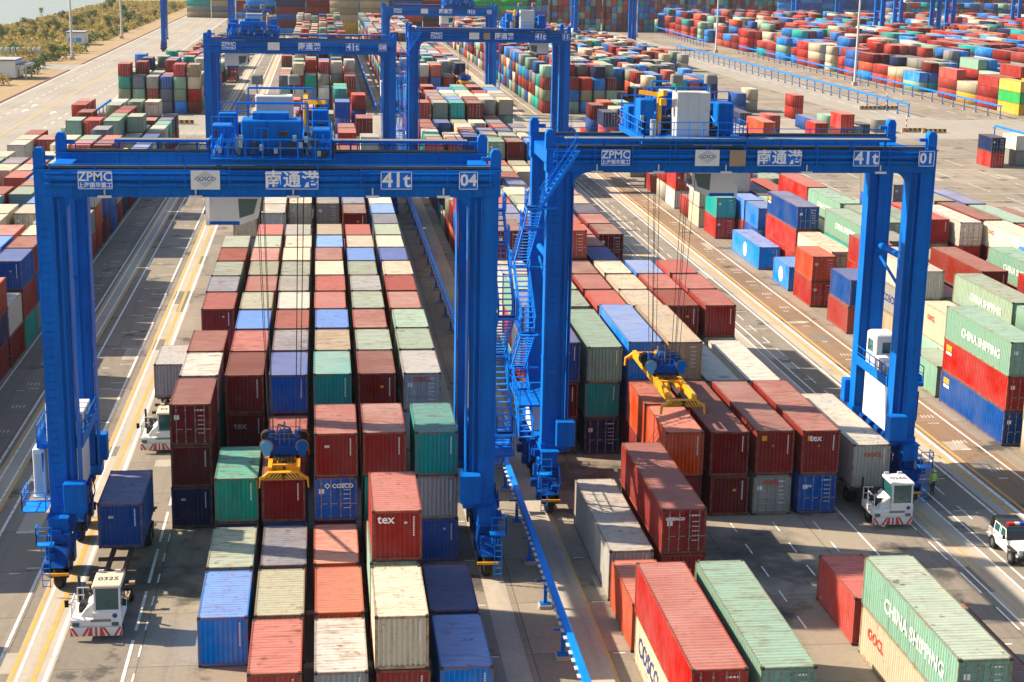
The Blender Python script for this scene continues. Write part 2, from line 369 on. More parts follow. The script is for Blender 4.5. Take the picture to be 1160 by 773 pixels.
for ya, yb in ((-60, 204), (252, 560)):
    for x, wd in ((-12.75, .16), (-12.05, .14), (-11.2, .14), (-10.08, .17), (-6.73, .17), (-4.2, .2), (-5.55, .14), (41.8, .13), (48.1, .16), (48.9, .15), (51.7, .2), (53.4, .3), (56.6, .16), (46.1, .12), (-16.3, .14)):
        line(wl, x, ya, yb, wd)
    for x, wd in ((-12.28, .16), (-10.92, .16), (-5.85, .2), (-4.75, .26), (47.0, .16), (46.5, .12), (52.9, .28), (53.95, .22), (23.3, .12), (21.8, .1)):
        line(yl, x, ya, yb, wd)
    line(wl, -0.53, ya, yb, 0.16, (5.2, 1.2)); line(wl, -0.05, ya, yb, 0.09, (1.3, 1.9)); line(wl, 45.6, ya, yb, 0.12, (3, 2)); line(wl, 49.9, ya, yb, 0.10, (2.5, 2.2))
for x in (34.3, 37.0, 39.6): line(wl, x, -24, -8, 0.10, (1.6, 2.0))
rr = random.Random(5)
for r in range(-8, 31):                              # slot marks and numbers painted in the lanes
    y = r*6.55
    for x in (-9.2, -8.4, -15.0, -14.2, 55.0, 49.3, 43.6):
        if rr.random() < 0.75: cross(wl, y-0.3+rr.uniform(-.3, .3), x, x+rr.uniform(0.5, 0.9), 0.12)
    if rr.random() < 0.8:
        for j in range(4): line(wl, -14.4+j*0.28, y+1.0, y+1.7, 0.07); line(wl, 55.2+j*0.28, y+1.0, y+1.7, 0.07)
    for x0, x1 in ((-7.9, -6.9), (-7.6, -6.5), (49.0, 51.2), (42.2, 44.2)):
        if rr.random() < 0.4: cross(wl, y+rr.uniform(-2, 2), x0, x1, 0.1)
    cross(wl, y, 17.2, 17.8, 0.1); cross(wl, y, 23.6, 24.2, 0.1)
for x in (-50.2,): line(yl, x, 20, 1200, 0.35, None, 0.016)
for x in (-56.3, -44.3): line(wl, x, 20, 1200, 0.2, (4, 5), 0.016)
for x in (-61.6, -39.0): line(wl, x, 20, 1200, 0.2, None, 0.016)
for y in (228.5,): cross(yl, y, -38, 125, 0.35, 0.016)
for y in (212, 245): cross(wl, y, -36, 125, 0.3, 0.016)
for x, y in ((-54, 250), (-47.5, 246), (-54, 262)):      # turn arrows on the perimeter road
    wl.add([(x-0.2,y,0.016),(x+0.2,y,0.016),(x+0.2,y+4,0.016),(x-0.2,y+4,0.016)], [(0,1,2,3)])
    wl.add([(x-0.8,y+4,0.016),(x+0.8,y+4,0.016),(x,y+6.5,0.016)], [(0,1,2)])
for x in (138.5, 143.2, 157.5): line(wl, x, 250, 700, 0.2, (6, 6), 0.016)
for x in range(72, 128, 8): line(wl, x, 60, 205, 0.14, (9, 6))
for y in np.arange(70, 205, 7.0): cross(wl, float(y), 72, 127, 0.1)
tag(wl.build('white_lane_lines', M['linewhite']), kind='structure')
tag(yl.build('yellow_lane_lines', M['lineyellow']), kind='structure')
# ------------------------------------------------------------------ shipping containers
W20, L20, L40, HS, HH = 2.438, 6.058, 12.192, 2.591, 2.896
PAL = {  # word used in the label, paint colour
 'maroon': ('maroon', (0.17, 0.012, 0.014)), 'brown': ('red-brown', (0.23, 0.032, 0.022)), 'red': ('red', (0.42, 0.022, 0.018)),
 'brick': ('brick red', (0.30, 0.026, 0.022)), 'orange': ('orange-red', (0.55, 0.085, 0.032)), 'pink': ('faded red', (0.40, 0.06, 0.05)),
 'blue': ('blue', (0.002, 0.10, 0.44)), 'bright': ('bright blue', (0.003, 0.21, 0.70)), 'navy': ('navy blue', (0.016, 0.032, 0.11)),
 'royal': ('deep blue', (0.006, 0.07, 0.30)), 'slate': ('slate blue', (0.12, 0.15, 0.22)), 'teal': ('teal green', (0.004, 0.33, 0.31)),
 'sage': ('sage green', (0.24, 0.33, 0.25)), 'mint': ('mint green', (0.22, 0.40, 0.31)), 'green': ('green', (0.006, 0.33, 0.24)),
 'olive': ('olive grey', (0.26, 0.28, 0.19)), 'grey': ('grey', (0.25, 0.26, 0.25)), 'white': ('off-white', (0.52, 0.51, 0.45)),
 'cream': ('cream', (0.60, 0.52, 0.38)), 'tan': ('tan', (0.38, 0.30, 0.20)), 'yellow': ('yellow', (0.56, 0.33, 0.035)), 'lime': ('bright green', (0.01, 0.36, 0.07)),
 'reefer': ('pale grey', (0.40, 0.40, 0.37)), 'ltgrey': ('light grey', (0.38, 0.40, 0.41)), 'dkgrey': ('dark grey', (0.07, 0.085, 0.09)),
}
STK = []      # one dict per container
def put(block, row, col, x, y, z, colour, L=20, hc=False, door=False, tier=1, tops=False, label=None, texts=(), mark=True):
    STK.append(dict(block=block, row=row, col=col, x=x, y=y, z=z, c=colour, L=L40 if L == 40 else L20, H=HH if hc else HS,
                    door=door, tier=tier, top=tops, label=label, texts=list(texts), mark=mark))
    return STK[-1]
rj = random.Random(11)
BLK = {  # left edges of the columns, Y of row 0, row pitch
 'A': ([0.0, 2.95, 5.70, 8.58, 11.42, 14.32], 0.0, 6.55), 'B': ([24.45, 27.4, 30.3, 33.2, 36.05, 39.0], 0.0, 6.55),
 'C': ([58.3, 61.2, 64.1, 67.0, 69.9, 72.8], 0.0, 6.55), 'D': ([-19.05, -21.95, -24.85, -27.75, -30.65, -33.55], 0.0, 6.55),
}
def stack(block, row, col, cols, L=20, dx=0.0, dy=0.0):
    """cols: paint tokens bottom to top; ':d' door end towards the camera, ':h' high cube"""
    xs, y0, p = BLK[block]
    z = 0.02; out = []
    for t, tok in enumerate(cols):
        parts = tok.split(':'); hc = 'h' in parts[1:]; door = 'd' in parts[1:]
        out.append(put(block, row, col, xs[col]+dx+rj.uniform(-.075, .075), y0+p*row+dy+rj.uniform(-.1, .1), z, parts[0], L, hc, door, t+1, t == len(cols)-1))
        z += (HH if hc else HS)+0.015
    return out
rcol = random.Random(77)
POOL = ['maroon']*5+['brown']*4+['red']*2+['brick']*4+['pink']*3+['orange']*2+['blue']*3+['bright']*2+['navy']*2+['royal']*2+['slate']*2+['teal']*3+['sage']*4+['mint']*3+['green']*2+['olive']*2+['grey']*3+['white']*4+['cream']*4+['tan']*2
def rc(n=1, door=0.45): return [rcol.choice(POOL)+(':d' if rcol.random() < door else '') for _ in range(n)]
def topped(top, n=3): return rc(n-1)+[top]

# block A, under crane 04 (rows from the camera backwards, columns left to right)
A_tops = {
 8: [None, 'pink', 'grey', 'tan', 'pink', 'sage'], 7: ['sage', 'sage', 'cream', 'bright', 'cream', 'cream'],
 6: ['brown', 'pink', 'cream', 'brown', 'bright', 'blue'], 5: ['sage', 'olive', 'sage', 'cream', 'sage', 'cream'],
 4: ['slate', 'pink', 'grey', 'pink', 'ltgrey', 'brick'], 3: ['brick', 'olive', 'white', 'pink', 'sage', 'brick'],
 2: [None, 'bright', 'pink', 'bright', 'brick', 'mint'], 1: ['brown', 'pink', 'slate', 'tan', 'mint', 'sage'],
 0: ['white', 'brick', 'bright', 'olive', 'brick', 'cream'] }
for r, tops in A_tops.items():
    for c, t in enumerate(tops):
        if t is None:
            if r == 2: stack('A', r, c, ['maroon'])
            continue
        if r == 0 and c == 1: s = stack('A', r, c, ['maroon', 'maroon', 'maroon']); s[1]['texts'] = [('front', 'tex', 'textgrey', 0.62, -0.75, 0.5)]
        elif r == 0 and c == 2: stack('A', r, c, ['brick', 'maroon', 'blue'])
        elif r == 0 and c == 3: stack('A', r, c, ['teal', 'teal', 'teal'])
        elif r == 0 and c == 4: stack('A', r, c, ['maroon', 'maroon', 'maroon'])
        elif r == 0 and c == 5: s = stack('A', r, c, ['grey:d', 'ltgrey:d', 'ltgrey:d']); s[2]['texts'] = [('front', 'OOCL', 'textred', 0.42, -0.62, 0.85)]; s[2]['bright_roof'] = True
        else: stack('A', r, c, topped(t))
s = stack('A', -1, 0, ['navy', 'maroon', 'maroon:d'])
stack('A', -1, 1, ['maroon']); stack('A', -1, 2, ['red', 'brick'])
stack('A', -2, 1, ['navy', 'green'], dy=0.2)
stack('A', -2, 2, ['royal', 'maroon'])
s = stack('A', -2, 3, ['maroon', 'blue:d', 'brick']); s[1]['texts'] = [('front', '◇ COSCO', 'textwhite', 0.34, -0.65, 0.8)]
stack('A', -2, 4, ['maroon', 'green', 'brick']); stack('A', -2, 5, ['blue', 'ltgrey', 'teal'])
for c, t in ((1, 'sage'), (2, 'slate'), (3, 'orange'), (4, 'red')): stack('A', -3, c, [t])
for c, t in ((1, 'bright'), (2, 'olive'), (3, 'orange')): stack('A', -4, c, [t])
s = stack('A', -4, 4, ['brown', 'mint', 'brick']); s[2]['texts'] = [('front', 'tex', 'textwhite', 0.62, -0.95, 0.85)]
stack('A', -4, 5, ['royal'])
for c, t in ((2, 'pink'), (3, 'ltgrey')): stack('A', -5, c, [t])
stack('A', -5, 4, ['brick', 'cream']); stack('A', -5, 5, ['bright'])
for r in range(9, 31):                                    # the block carries on behind the crane
    if r in (9,):
        for c, t in ((2, ['royal', 'blue:d']), (3, ['maroon', 'teal']), (4, ['maroon', 'brick']), (5, ['grey', 'sage', 'slate'])): stack('A', r, c, t)
        continue
    for c in range(6):
        n = rcol.choice([1, 2, 2, 3, 3, 3, 4]) if r > 12 else rcol.choice([2, 3, 3])
        if rcol.random() < 0.06: continue
        stack('A', r, c, rc(n, 0.3))

# block B, under crane 01
s = stack('B', -3, 0, ['reefer:h'], 40)
stack('B', -4, 0, ['orange'])
s = stack('B', -6, 0, ['cream', 'red:d'], 40); s[0]['texts'] = [('left', 'COSCO', 'textnavy', 1.35, 5.2, 0.0)]
s = stack('B', -3, 1, ['brick', 'brick:d'], 40); s[1]['texts'] = [('front', 'GESEACO', 'textwhite', 0.24, -1.05, 0.75)]
stack('B', -6, 1, ['brown', 'mint:d'], 40)
stack('B', -4, 4, ['pink'])
s = stack('B', -6, 4, ['cream', 'mint:d'], 40)
s[1]['texts'] = [('left', 'CHINA SHIPPING', 'textgreen', 1.0, 3.0, 0.0)]; s[0]['texts'] = [('left', 'OOCL', 'textred', 0.8, 5.0, 0.25)]
stack('B', -6, 5, ['maroon'], 40)
stack('B', -1, 2, ['maroon', 'orange:h']); stack('B', 0, 2, ['maroon', 'orange:h'])
for c, (lo, up) in {3: ('maroon', 'maroon:h'), 4: ('grey:d', 'brick:h'), 5: ('blue:d', 'brick:h')}.items():
    s = stack('B', -1, c, [lo, up], 40)
    if c == 4: s[0]['texts'] = [('front', 'OOCL', 'textred', 0.4, -0.65, 0.85)]
    if c == 5: s[1]['texts'] = [('front', 'tex', 'textwhite', 0.6, -0.75, 0.95)]
stack('B', 1, 0, ['dkgrey:d', 'maroon', 'royal:h'], 40); stack('B', 1, 1, ['navy:d', 'teal', 'mint'], 40)
stack('B', 1, 2, ['maroon', 'royal', 'bright:h'], 40); stack('B', 1, 3, ['maroon', 'grey:d', 'tan:h:d'], 40)
stack('B', 1, 4, ['grey', 'white'], 40); stack('B', 1, 5, ['grey', 'white'], 40)
for r, tops in {3: ['blue', 'sage', 'pink', 'cream', 'brick', 'brick'], 4: ['mint', 'olive', 'brick', 'cream', 'pink', 'pink'], 5: ['white', 'sage', 'brown', 'cream', 'bright', 'pink']}.items():
    for c, t in enumerate(tops): stack('B', r, c, topped(t))
stack('B', 6, 0, ['maroon:d', 'maroon:d', 'maroon:d', 'maroon:d']); s = stack('B', 6, 1, ['maroon:d', 'maroon:d', 'maroon:d', 'maroon:d', 'brick'][:4])
s[3]['texts'] = [('front', 'tex', 'textwhite', 0.5, -0.9, 0.75)]; s[2]['texts'] = [('front', 'tex', 'textwhite', 0.5, -0.9, 0.75)]
s = stack('B', 6, 2, ['cream', 'cream', 'brown:d', 'orange:d'], 40)
stack('B', 6, 3, ['maroon', 'royal:d', 'royal:d'])
for r, tops in {8: ['brick', 'blue', 'pink', 'brown', 'maroon:d', None], 9: ['white', 'slate', 'brown', 'maroon:d', 'brick', None], 10: ['sage', 'blue', 'white', 'pink', 'navy', None], 11: ['cream', 'brick', 'sage', 'brown', 'tan', None],
                12: ['brick', 'mint', 'cream', 'olive', 'brown', None]}.items():
    for c, t in enumerate(tops):
        if t: stack('B', r, c, topped(t, 3 if r > 8 else 3))
stack('B', 7, 0, topped('blue')); stack('B', 7, 1, topped('blue')); stack('B', 7, 3, topped('brown')); 
for r in range(13, 31):
    for c in range(6):
        if rcol.random() < 0.04: continue
        n = 2 if r < 20 else (4 if r > 24 else 3)
        if rcol.random() < 0.15: n -= 1
        stack('B', r, c, rc(n, 0.3))

# block C, beyond the lane with the jeep: column 0 stands along the lane
def st40(r, c, cols, **k): return stack('C', r, c, cols, 40, **k)
stack('C', -0.1, 0, ['cream', 'cream'], 20, dx=0.5, dy=-0.6)
s = st40(1, 0, ['royal:d', 'red:d', 'mint:d']); s[2]['texts'] = [('left', 'CHINA SHIPPING', 'textgreen', 0.95, 2.9, -0.1)]
s[0]['logos'] = [('left', 4.9, 0.55)]; s[1]['logos'] = [('left', 5.0, 0.6)]
s = stack('C', 3, 0, ['mint']); 
stack('C', 6.4, 0, ['pink', 'royal']); s = stack('C', 8.2, 0, ['red:d', 'orange:d'])
s = stack('C', 9.4, 0, ['bright']); s[0]['disc'] = True
s = stack('C', 11.2, 0, ['bright'], 40); s[0]['disc'] = True
s = stack('C', 14.3, 0, ['red:d', 'teal:d']); stack('C', 15.6, 0, ['cream', 'white'], 20, dx=-0.2); stack('C', 16.6, 0, ['red'])
stack('C', 18, 0, ['white:d', 'red:d']); stack('C', 19, 0, ['white', 'red', 'red']); stack('C', 20.3, 0, ['brick'])
s = st40(2.9, 1, ['mint', 'cream:h']); s[1]['texts'] = [('left', 'OOCL', 'textred', 0.6, 4.6, 0.4)]
s = st40(5, 1, ['tan', 'grey:d', 'white']); stack('C', 7, 1, ['maroon', 'red', 'brick:d'])
s = st40(8.6, 1, ['sage', 'cream:d']); s[1]['texts'] = [('front', 'OOCL', 'textred', 0.34, -0.7, 0.9)]
s = st40(10.6, 1, ['red', 'red', 'royal:d']); s[2]['logos'] = [('left', 5.1, 0.5)]
stack('C', 13, 1, ['blue', 'bright']); stack('C', 14, 1, ['pink', 'bright']); st40(15, 1, ['grey', 'grey', 'white']); st40(17, 1, ['dkgrey', 'grey:d'])
stack('C', 19, 1, ['maroon', 'red:d']); stack('C', 20, 1, ['slate', 'grey:d'])
for r, c, cols, L in ((1, 1, ['green', 'mint'], 40), (3, 2, ['maroon', 'mint:d', 'sage:d'], 40), (5.2, 2, ['royal:d', 'grey:d'], 40), (7.3, 2, ['brown', 'cream', 'grey:d'], 20), (8.6, 2, ['teal', 'teal:d', 'mint:d'], 40),
                      (10.6, 2, ['sage', 'tan'], 40), (12.7, 2, ['sage', 'mint:d'], 40), (14.7, 2, ['bright', 'navy'], 40), (17, 2, ['red', 'cream:d'], 40),
                      (1, 2, ['brick', 'brick', 'mint:d'], 40), (1, 3, ['brick', 'mint', 'mint:d'], 40), (3, 3, ['navy', 'mint'], 40), (5, 3, ['grey:d', 'navy:d', 'brown'], 40), (7, 3, ['red', 'pink'], 40), (9, 3, ['navy', 'cream', 'sage:d'], 40),
                      (11, 3, ['brick', 'cream', 'mint:d'], 40), (13, 3, ['brick', 'orange', 'red:d'], 40), (15.2, 3, ['navy', 'red:d'], 40), (18, 3, ['orange', 'red'], 40),
                      (1, 4, ['mint', 'red', 'mint:d'], 40), (3, 4, ['brick', 'cream', 'brick'], 40), (5, 4, ['pink', 'pink'], 40), (7, 4, ['green', 'sage'], 40), (9, 4, ['grey:d', 'cream', 'mint:d'], 40), (11, 4, ['brown', 'tan'], 40), (13.4, 4, ['mint', 'brown:d'], 40),
                      (1, 5, ['red', 'mint'], 40), (3, 5, ['mint', 'white'], 40), (5, 5, ['brick', 'red', 'mint:d'], 40), (7, 5, ['cream', 'red'], 40), (9.3, 5, ['red', 'cream', 'red'], 40), (11.3, 5, ['maroon', 'maroon:d'], 20), (13.2, 5, ['brick'], 40)):
    s = stack('C', r, c, cols, L)
    if L == 40 and cols[-1].startswith(('mint', 'sage')) and 'd' in cols[-1]: s[-1]['texts'] = [('left', 'CHINA SHIPPING', 'textgreen', 0.85, 2.4, 0.0)]
    if cols[-1] == 'mint:d' and r == 9: s[-2]['texts'] = [('left', 'COSCO', 'textnavy', 1.0, 3.0, 0.0)]
BLK['C'][0].extend([75.7, 78.6, 81.5, 84.4, 87.3, 90.2, 93.1, 96.0, 98.9, 101.8, 104.7, 107.6, 110.5])
BLK['C'] = (BLK['C'][0], 0.0, 6.55)
used = {(q['row'], q['col']) for q in STK if q['block'] == 'C'}
for r in range(1, 15, 2):                               # the rows further out beyond the lane
    for c in range(6, 19):
        if r > 12 and c > 8: continue
        if rcol.random() < 0.16: continue
        cc = rc(rcol.choice([2, 2, 3]), 0.6); L = 40 if rcol.random() < 0.6 else 20
        s = stack('C', r+0.3*(c % 2), c, cc, L)
        if L == 40 and s[-1]['c'] in ('mint', 'sage'): s[-1]['texts'] = [('left', 'CHINA SHIPPING', 'textgreen', 0.85, 2.4, 0.0)]
for r in (13.8, 15.3, 17.0, 18.4, 19.8):
    for c in (2, 3, 4, 5):
        if any(abs(a-r) < 2.0 and b == c for a, b in used) or rcol.random() < 0.25: continue
        stack('C', r, c, rc(rcol.choice([1, 2, 3]), 0.6)); used.add((r, c))
for r in range(22, 31):
    for c in range(7):
        if rcol.random() < 0.3: continue
        stack('C', r, c, rc(rcol.choice([1, 2, 3]), 0.5))
# loose containers on the open lot
for x, y, cols, L in ((83, 205, ['sage:d'], 20), (80.5, 188, ['cream:d', 'white'], 20), (86, 186, ['green:d'], 20), (94.5, 200, ['brick:d', 'pink:d'], 20), (90, 187, ['pink', 'orange'], 40),
                      (97.5, 232, ['navy:d'], 40), (101, 250, ['royal:d', 'blue'], 20), (107, 262, ['white:d', 'cream'], 20), (109, 218, ['royal', ], 40), (106, 200, ['mint:d', 'mint:d'], 20), (113, 246, ['red:d', 'red:d'], 20), (116, 210, ['navy:d'], 20), (122.5, 219, ['grey:d'], 20),
                      (99.5, 186, ['red:d', 'red:d'], 20), (104, 180, ['bright', 'sage'], 20), (108, 178, ['white'], 40), (101, 176, ['maroon:d', 'brown:d', 'red:d'], 20), (93.5, 300, ['navy'], 20), (124, 163.5, ['red:d', 'navy:d'], 20), (129.5, 166, ['grey:d', 'white'], 20), (134, 150, ['grey'], 20)):
    z = 0.02
    for t, tok in enumerate(cols):
        q = tok.split(':'); put('lot', round(y), 0, x, y, z, q[0], L, False, 'd' in q[1:], t+1, t == len(cols)-1); z += HS+0.015

# block D, beside the perimeter road (columns counted from the lane outwards)
D_near = {-6: 3, -5: 3, -4: 3, -3: 2, -2: 3, -1: 3, 0: 2, 1: 3, 2: 3, 3: 3, 4: 3, 5: 2, 6: 3, 7: 3, 8: 3, 9: 3, 10: 3, 11: 2, 12: 2, 13: 3, 14: 3, 15: 3, 16: 2, 17: 3}
for r in range(-6, 30):
    for c in range(6):
        n = D_near.get(r, 2) if c == 0 else (3 if r < 18 else rcol.choice([2, 3]))
        if c > 0 and rcol.random() < 0.2: n -= 1
        if r in (18, 23) and c > 0: n = 1
        s = stack('D', r, c, rc(n, 0.5))
        if c == 0 and r == 4: s[0]['c'], s[1]['c'], s[2]['c'] = 'maroon', 'navy', 'brick'
        if c == 0 and r == 3: s[0]['c'], s[1]['c'], s[2]['c'] = 'teal', 'cream', 'red'
        if c == 0 and r == 5: s[0]['c'], s[1]['c'] = 'maroon', 'white'
        if c == 0 and r == 8: s[1]['c'], s[2]['c'] = 'navy', 'cream'
        if c == 0 and r in (9, 10): s[-1]['c'] = 'white' if r == 9 else 'olive'
        if c > 0 and r > 5: s[-1]['c'] = rcol.choice(['pink', 'pink', 'brick', 'cream', 'cream', 'sage', 'mint', 'slate', 'white', 'bright', 'brown'])
# blocks beyond the cross road
for blk, r0, r1 in (('D', 38, 86), ('A', 39, 87), ('B', 39, 87), ('C', 39, 87)):
    for r in range(r0, r1):
        for c in range(6):
            if rcol.random() < 0.05: continue
            n = (rcol.choice([2, 3, 3, 4]) if r < 46 else rcol.choice([1, 2, 2, 3])) if blk == 'D' else rcol.choice([2, 3, 3, 4]) if blk == 'A' else rcol.choice([3, 4, 4])
            if blk == 'D' and r > 46: n = 1 if rcol.random() < 0.75 else 2
            if blk == 'D' and r > 60: n = rcol.choice([0, 1])
            if blk == 'B' and 46 <= r <= 60: n = 3 if r > 50 else 4
            if n: stack(blk, r, c, rc(n, 0.5))
xsC2 = [80.0+2.9*i for i in range(7)]; BLK['E'] = (xsC2, 0.0, 6.55)
for r in range(39, 87):
    for c in range(7):
        if rcol.random() < 0.22: continue
        stack('E', r, c, rc(rcol.choice([1, 2, 3, 3]), 0.5))
BLK['F'] = ([106.0+2.9*i for i in range(6)], 0.0, 6.55)
for r in range(60, 95):
    for c in range(6):
        if rcol.random() < 0.35: continue
        stack('F', r, c, rc(rcol.choice([1, 2, 2]), 0.5))
# outer yard on the right, mostly 40 ft boxes, and long walls of boxes far behind
POOL2 = ['brick']*4+['red']*3+['orange']*3+['pink']*2+['bright']*4+['blue']*3+['navy']*2+['mint']*2+['teal']*2+['grey']*2+['cream']*3+['white']*2+['maroon']*3+['brick']*2+['bright']*2
def rc2(n): return [rcol.choice(POOL2)+(':d' if rcol.random() < .5 else '') for _ in range(n)]
for b in range(8):
    x0 = 171+b*31.0; nm = 'Y%d' % b; BLK[nm] = ([x0+2.75*i for i in range(9)], 0.0, 12.9)
    hrow = {}
    for r in range(20 if b == 0 else 15, 54):
        if (r % 19) == 5: continue
        run = None
        for c in range(9):
            if rcol.random() < 0.08: continue
            if run is None or rcol.random() < 0.3: run = rcol.choice(POOL2)
            h = rcol.choice([2, 3, 3, 4, 4]) if b else (rcol.choice([2, 3]) if c < 2 else rcol.choice([3, 3, 4]))
            cols = [(run if rcol.random() < .55 else rcol.choice(POOL2))+(':d' if rcol.random() < .5 else '') for _ in range(h)]
            stack(nm, r, c, cols, 40 if rcol.random() < 0.8 else 20)
s = [q for q in STK if q['block'] == 'Y0' and q['row'] in (20, 21, 22)]
for q in STK:
    if q['block'] == 'Y0' and q['row'] == 20: q['c'] = 'yellow' if (q['tier'] != 2 or q['col'] > 0) else 'lime'
    if q['block'] == 'Y0' and q['row'] == 22 and q['col'] < 2: q['c'] = 'yellow' if q['tier'] == 1 else 'cream'
    if q['block'] == 'Y0' and q['row'] == 24 and q['col'] < 2: q['c'] = 'red'
    if q['block'] == 'Y0' and q['col'] > 2 and q['row'] in (23, 25): q['c'] = 'bright'
ra = random.Random(31)                                # the marks that recur across the yard
for q in STK:
    if q['texts'] or q.get('disc'): continue
    if q['block'] in ('C',) and q['L'] == L40:
        if q['c'] in ('white', 'grey', 'tan') and ra.random() < .5: q['texts'] = [('left', 'COSCO', 'textnavy', 1.0, 2.2, 0.0)]
        elif q['c'] == 'cream' and ra.random() < .6: q['texts'] = [('left', 'OOCL', 'textred', .6, 4.8, .4)]
        elif q['c'] in ('bright', 'blue') and ra.random() < .5: q['disc'] = True
        elif q['c'] in ('mint', 'sage') and ra.random() < .6: q['texts'] = [('left', 'CHINA SHIPPING', 'textgreen', .85, 2.6, 0.0)]
    elif q['block'] in ('A', 'B', 'D') and (1 < q['row'] < 14 or q['block'] == 'D'):
        if q['c'] in ('maroon', 'brick', 'brown') and ra.random() < .16: q['texts'] = [('front', 'tex', 'textwhite', .5, -.8, .8)]
        elif q['c'] in ('grey', 'ltgrey', 'white', 'cream') and q['door'] and ra.random() < .5: q['texts'] = [('front', 'OOCL', 'textred', .38, -.65, .85)]
        elif q['c'] in ('blue', 'royal') and q['door'] and ra.random() < .4: q['texts'] = [('front', 'COSCO', 'textwhite', .3, -.65, .8)]
def wall(x0, x1, y, tiers, pick, tag_):
    """long sides towards the camera: boxes lie along X"""
    x = x0; i = 0
    while x < x1:
        z = 0.02
        for t in range(tiers):
            d = put(tag_, round(y), i, x, y, z, pick(i, t), 40, True, False, t+1, t == tiers-1); d['turn'] = True; z += HH+0.015
        x += 12.6; i += 1
P3 = ['royal', 'bright', 'blue', 'teal', 'slate', 'mint', 'grey', 'maroon', 'brick', 'navy']
wall(-22, 13, 590, 6, lambda i, t: rcol.choice(['royal', 'blue', 'bright', 'slate', 'navy', 'maroon']), 'W1')
wall(13, 28, 585, 6, lambda i, t: 'tan' if t > 1 else 'yellow', 'W2')
wall(28, 64, 600, 6, lambda i, t: rcol.choice(['maroon', 'teal', 'navy', 'orange', 'royal']), 'W3')
wall(66, 92, 640, 5, lambda i, t: 'lime' if t > 2 else rcol.choice(P3), 'W4')
def endwall(x0, x1, y, tiers, pick, tag_):
    x = x0; i = 0
    while x < x1:
        z = 0.02
        for t in range(tiers-(1 if rcol.random() < .3 else 0)):
            put(tag_, round(y), i, x, y, z, pick(i, t), 40, True, True, t+1, False); z += HH+0.015
        x += 2.62 if (i+1) % 9 else 5.0; i += 1
R5 = lambda i, t: rcol.choice(['brick', 'maroon', 'maroon', 'brown', 'teal', 'bright', 'mint', 'blue', 'navy', 'grey', 'red'])
endwall(92, 165, 660, 7, R5, 'W5')
endwall(168, 330, 820, 8, R5, 'W6')
wall(262, 372, 780, 8, lambda i, t: rcol.choice(['blue', 'blue', 'royal', 'bright']), 'W7')
endwall(374, 640, 880, 9, lambda i, t: rcol.choice(POOL2), 'W8')
endwall(300, 560, 705, 5, lambda i, t: rcol.choice(POOL2), 'W9')
wall(-60, 160, 760, 6, lambda i, t: rcol.choice(P3+['tan', 'yellow']), 'W10')
endwall(160, 640, 1000, 9, R5, 'W11')
# ---- which containers are seen, and how large (a small depth buffer through the camera)
def to_px(P):
    d = np.asarray(P, float)-np.array(CAMLOC); z = d@CF
    return 580+FPX*(d@CR)/z, 386.5-FPX*(d@CU)/z, z
def box_of(q):
    if q.get('turn'): return q['x'], q['x']+q['L'], q['y'], q['y']+W20, q['z'], q['z']+q['H']
    return q['x'], q['x']+W20, q['y'], q['y']+q['L'], q['z'], q['z']+q['H']
def visible_pixels():
    SW, SH, SC = 1160, 774, 1.0
    zb = np.full((SH, SW), 1e9); idb = np.full((SH, SW), -1, int)
    for i, q in enumerate(STK):
        x0, x1, y0, y1, z0, z1 = box_of(q)
        side = x0 if x0 > CAMLOC[0] else x1
        for quad in (((x0,y0,z1),(x1,y0,z1),(x1,y1,z1),(x0,y1,z1)), ((x0,y0,z0),(x1,y0,z0),(x1,y0,z1),(x0,y0,z1)), ((side,y0,z0),(side,y1,z0),(side,y1,z1),(side,y0,z1))):
            X, Y, Z = to_px(quad); 
            if Z.min() < 5: continue
            X = X*SC; Y = Y*SC
            ax, bx = int(max(0, math.floor(X.min()))), int(min(SW-1, math.ceil(X.max()))); ay, by = int(max(0, math.floor(Y.min()))), int(min(SH-1, math.ceil(Y.max())))
            if ax > bx or ay > by: continue
            gx, gy = np.meshgrid(np.arange(ax, bx+1)+.5, np.arange(ay, by+1)+.5)
            ar = 0.5*sum(X[k]*Y[(k+1) % 4]-X[(k+1) % 4]*Y[k] for k in range(4)); ins = np.ones(gx.shape, bool)
            for k in range(4):
                j = (k+1) % 4; e = (X[j]-X[k])*(gy-Y[k])-(Y[j]-Y[k])*(gx-X[k]); ins &= (e*np.sign(ar) >= 0)
            if not ins.any(): continue
            A = np.stack([X, Y, np.ones(4)], 1); co = np.linalg.lstsq(A, 1.0/Z, rcond=None)[0]
            iz = co[0]*gx+co[1]*gy+co[2]; zz = 1.0/np.maximum(iz, 1e-9)
            sub = zb[ay:by+1, ax:bx+1]; mk = ins & (zz < sub)
            sub[mk] = zz[mk]; idb[ay:by+1, ax:bx+1][mk] = i
    return np.bincount(idb[idb >= 0], minlength=len(STK)), np.bincount(idb[idb >= 0], minlength=len(STK))
PIX = visible_pixels()[0]
ORDER = [int(i) for i in np.argsort(-PIX) if PIX[i] > 0]
BIG = ORDER[:298]; NDET = 175

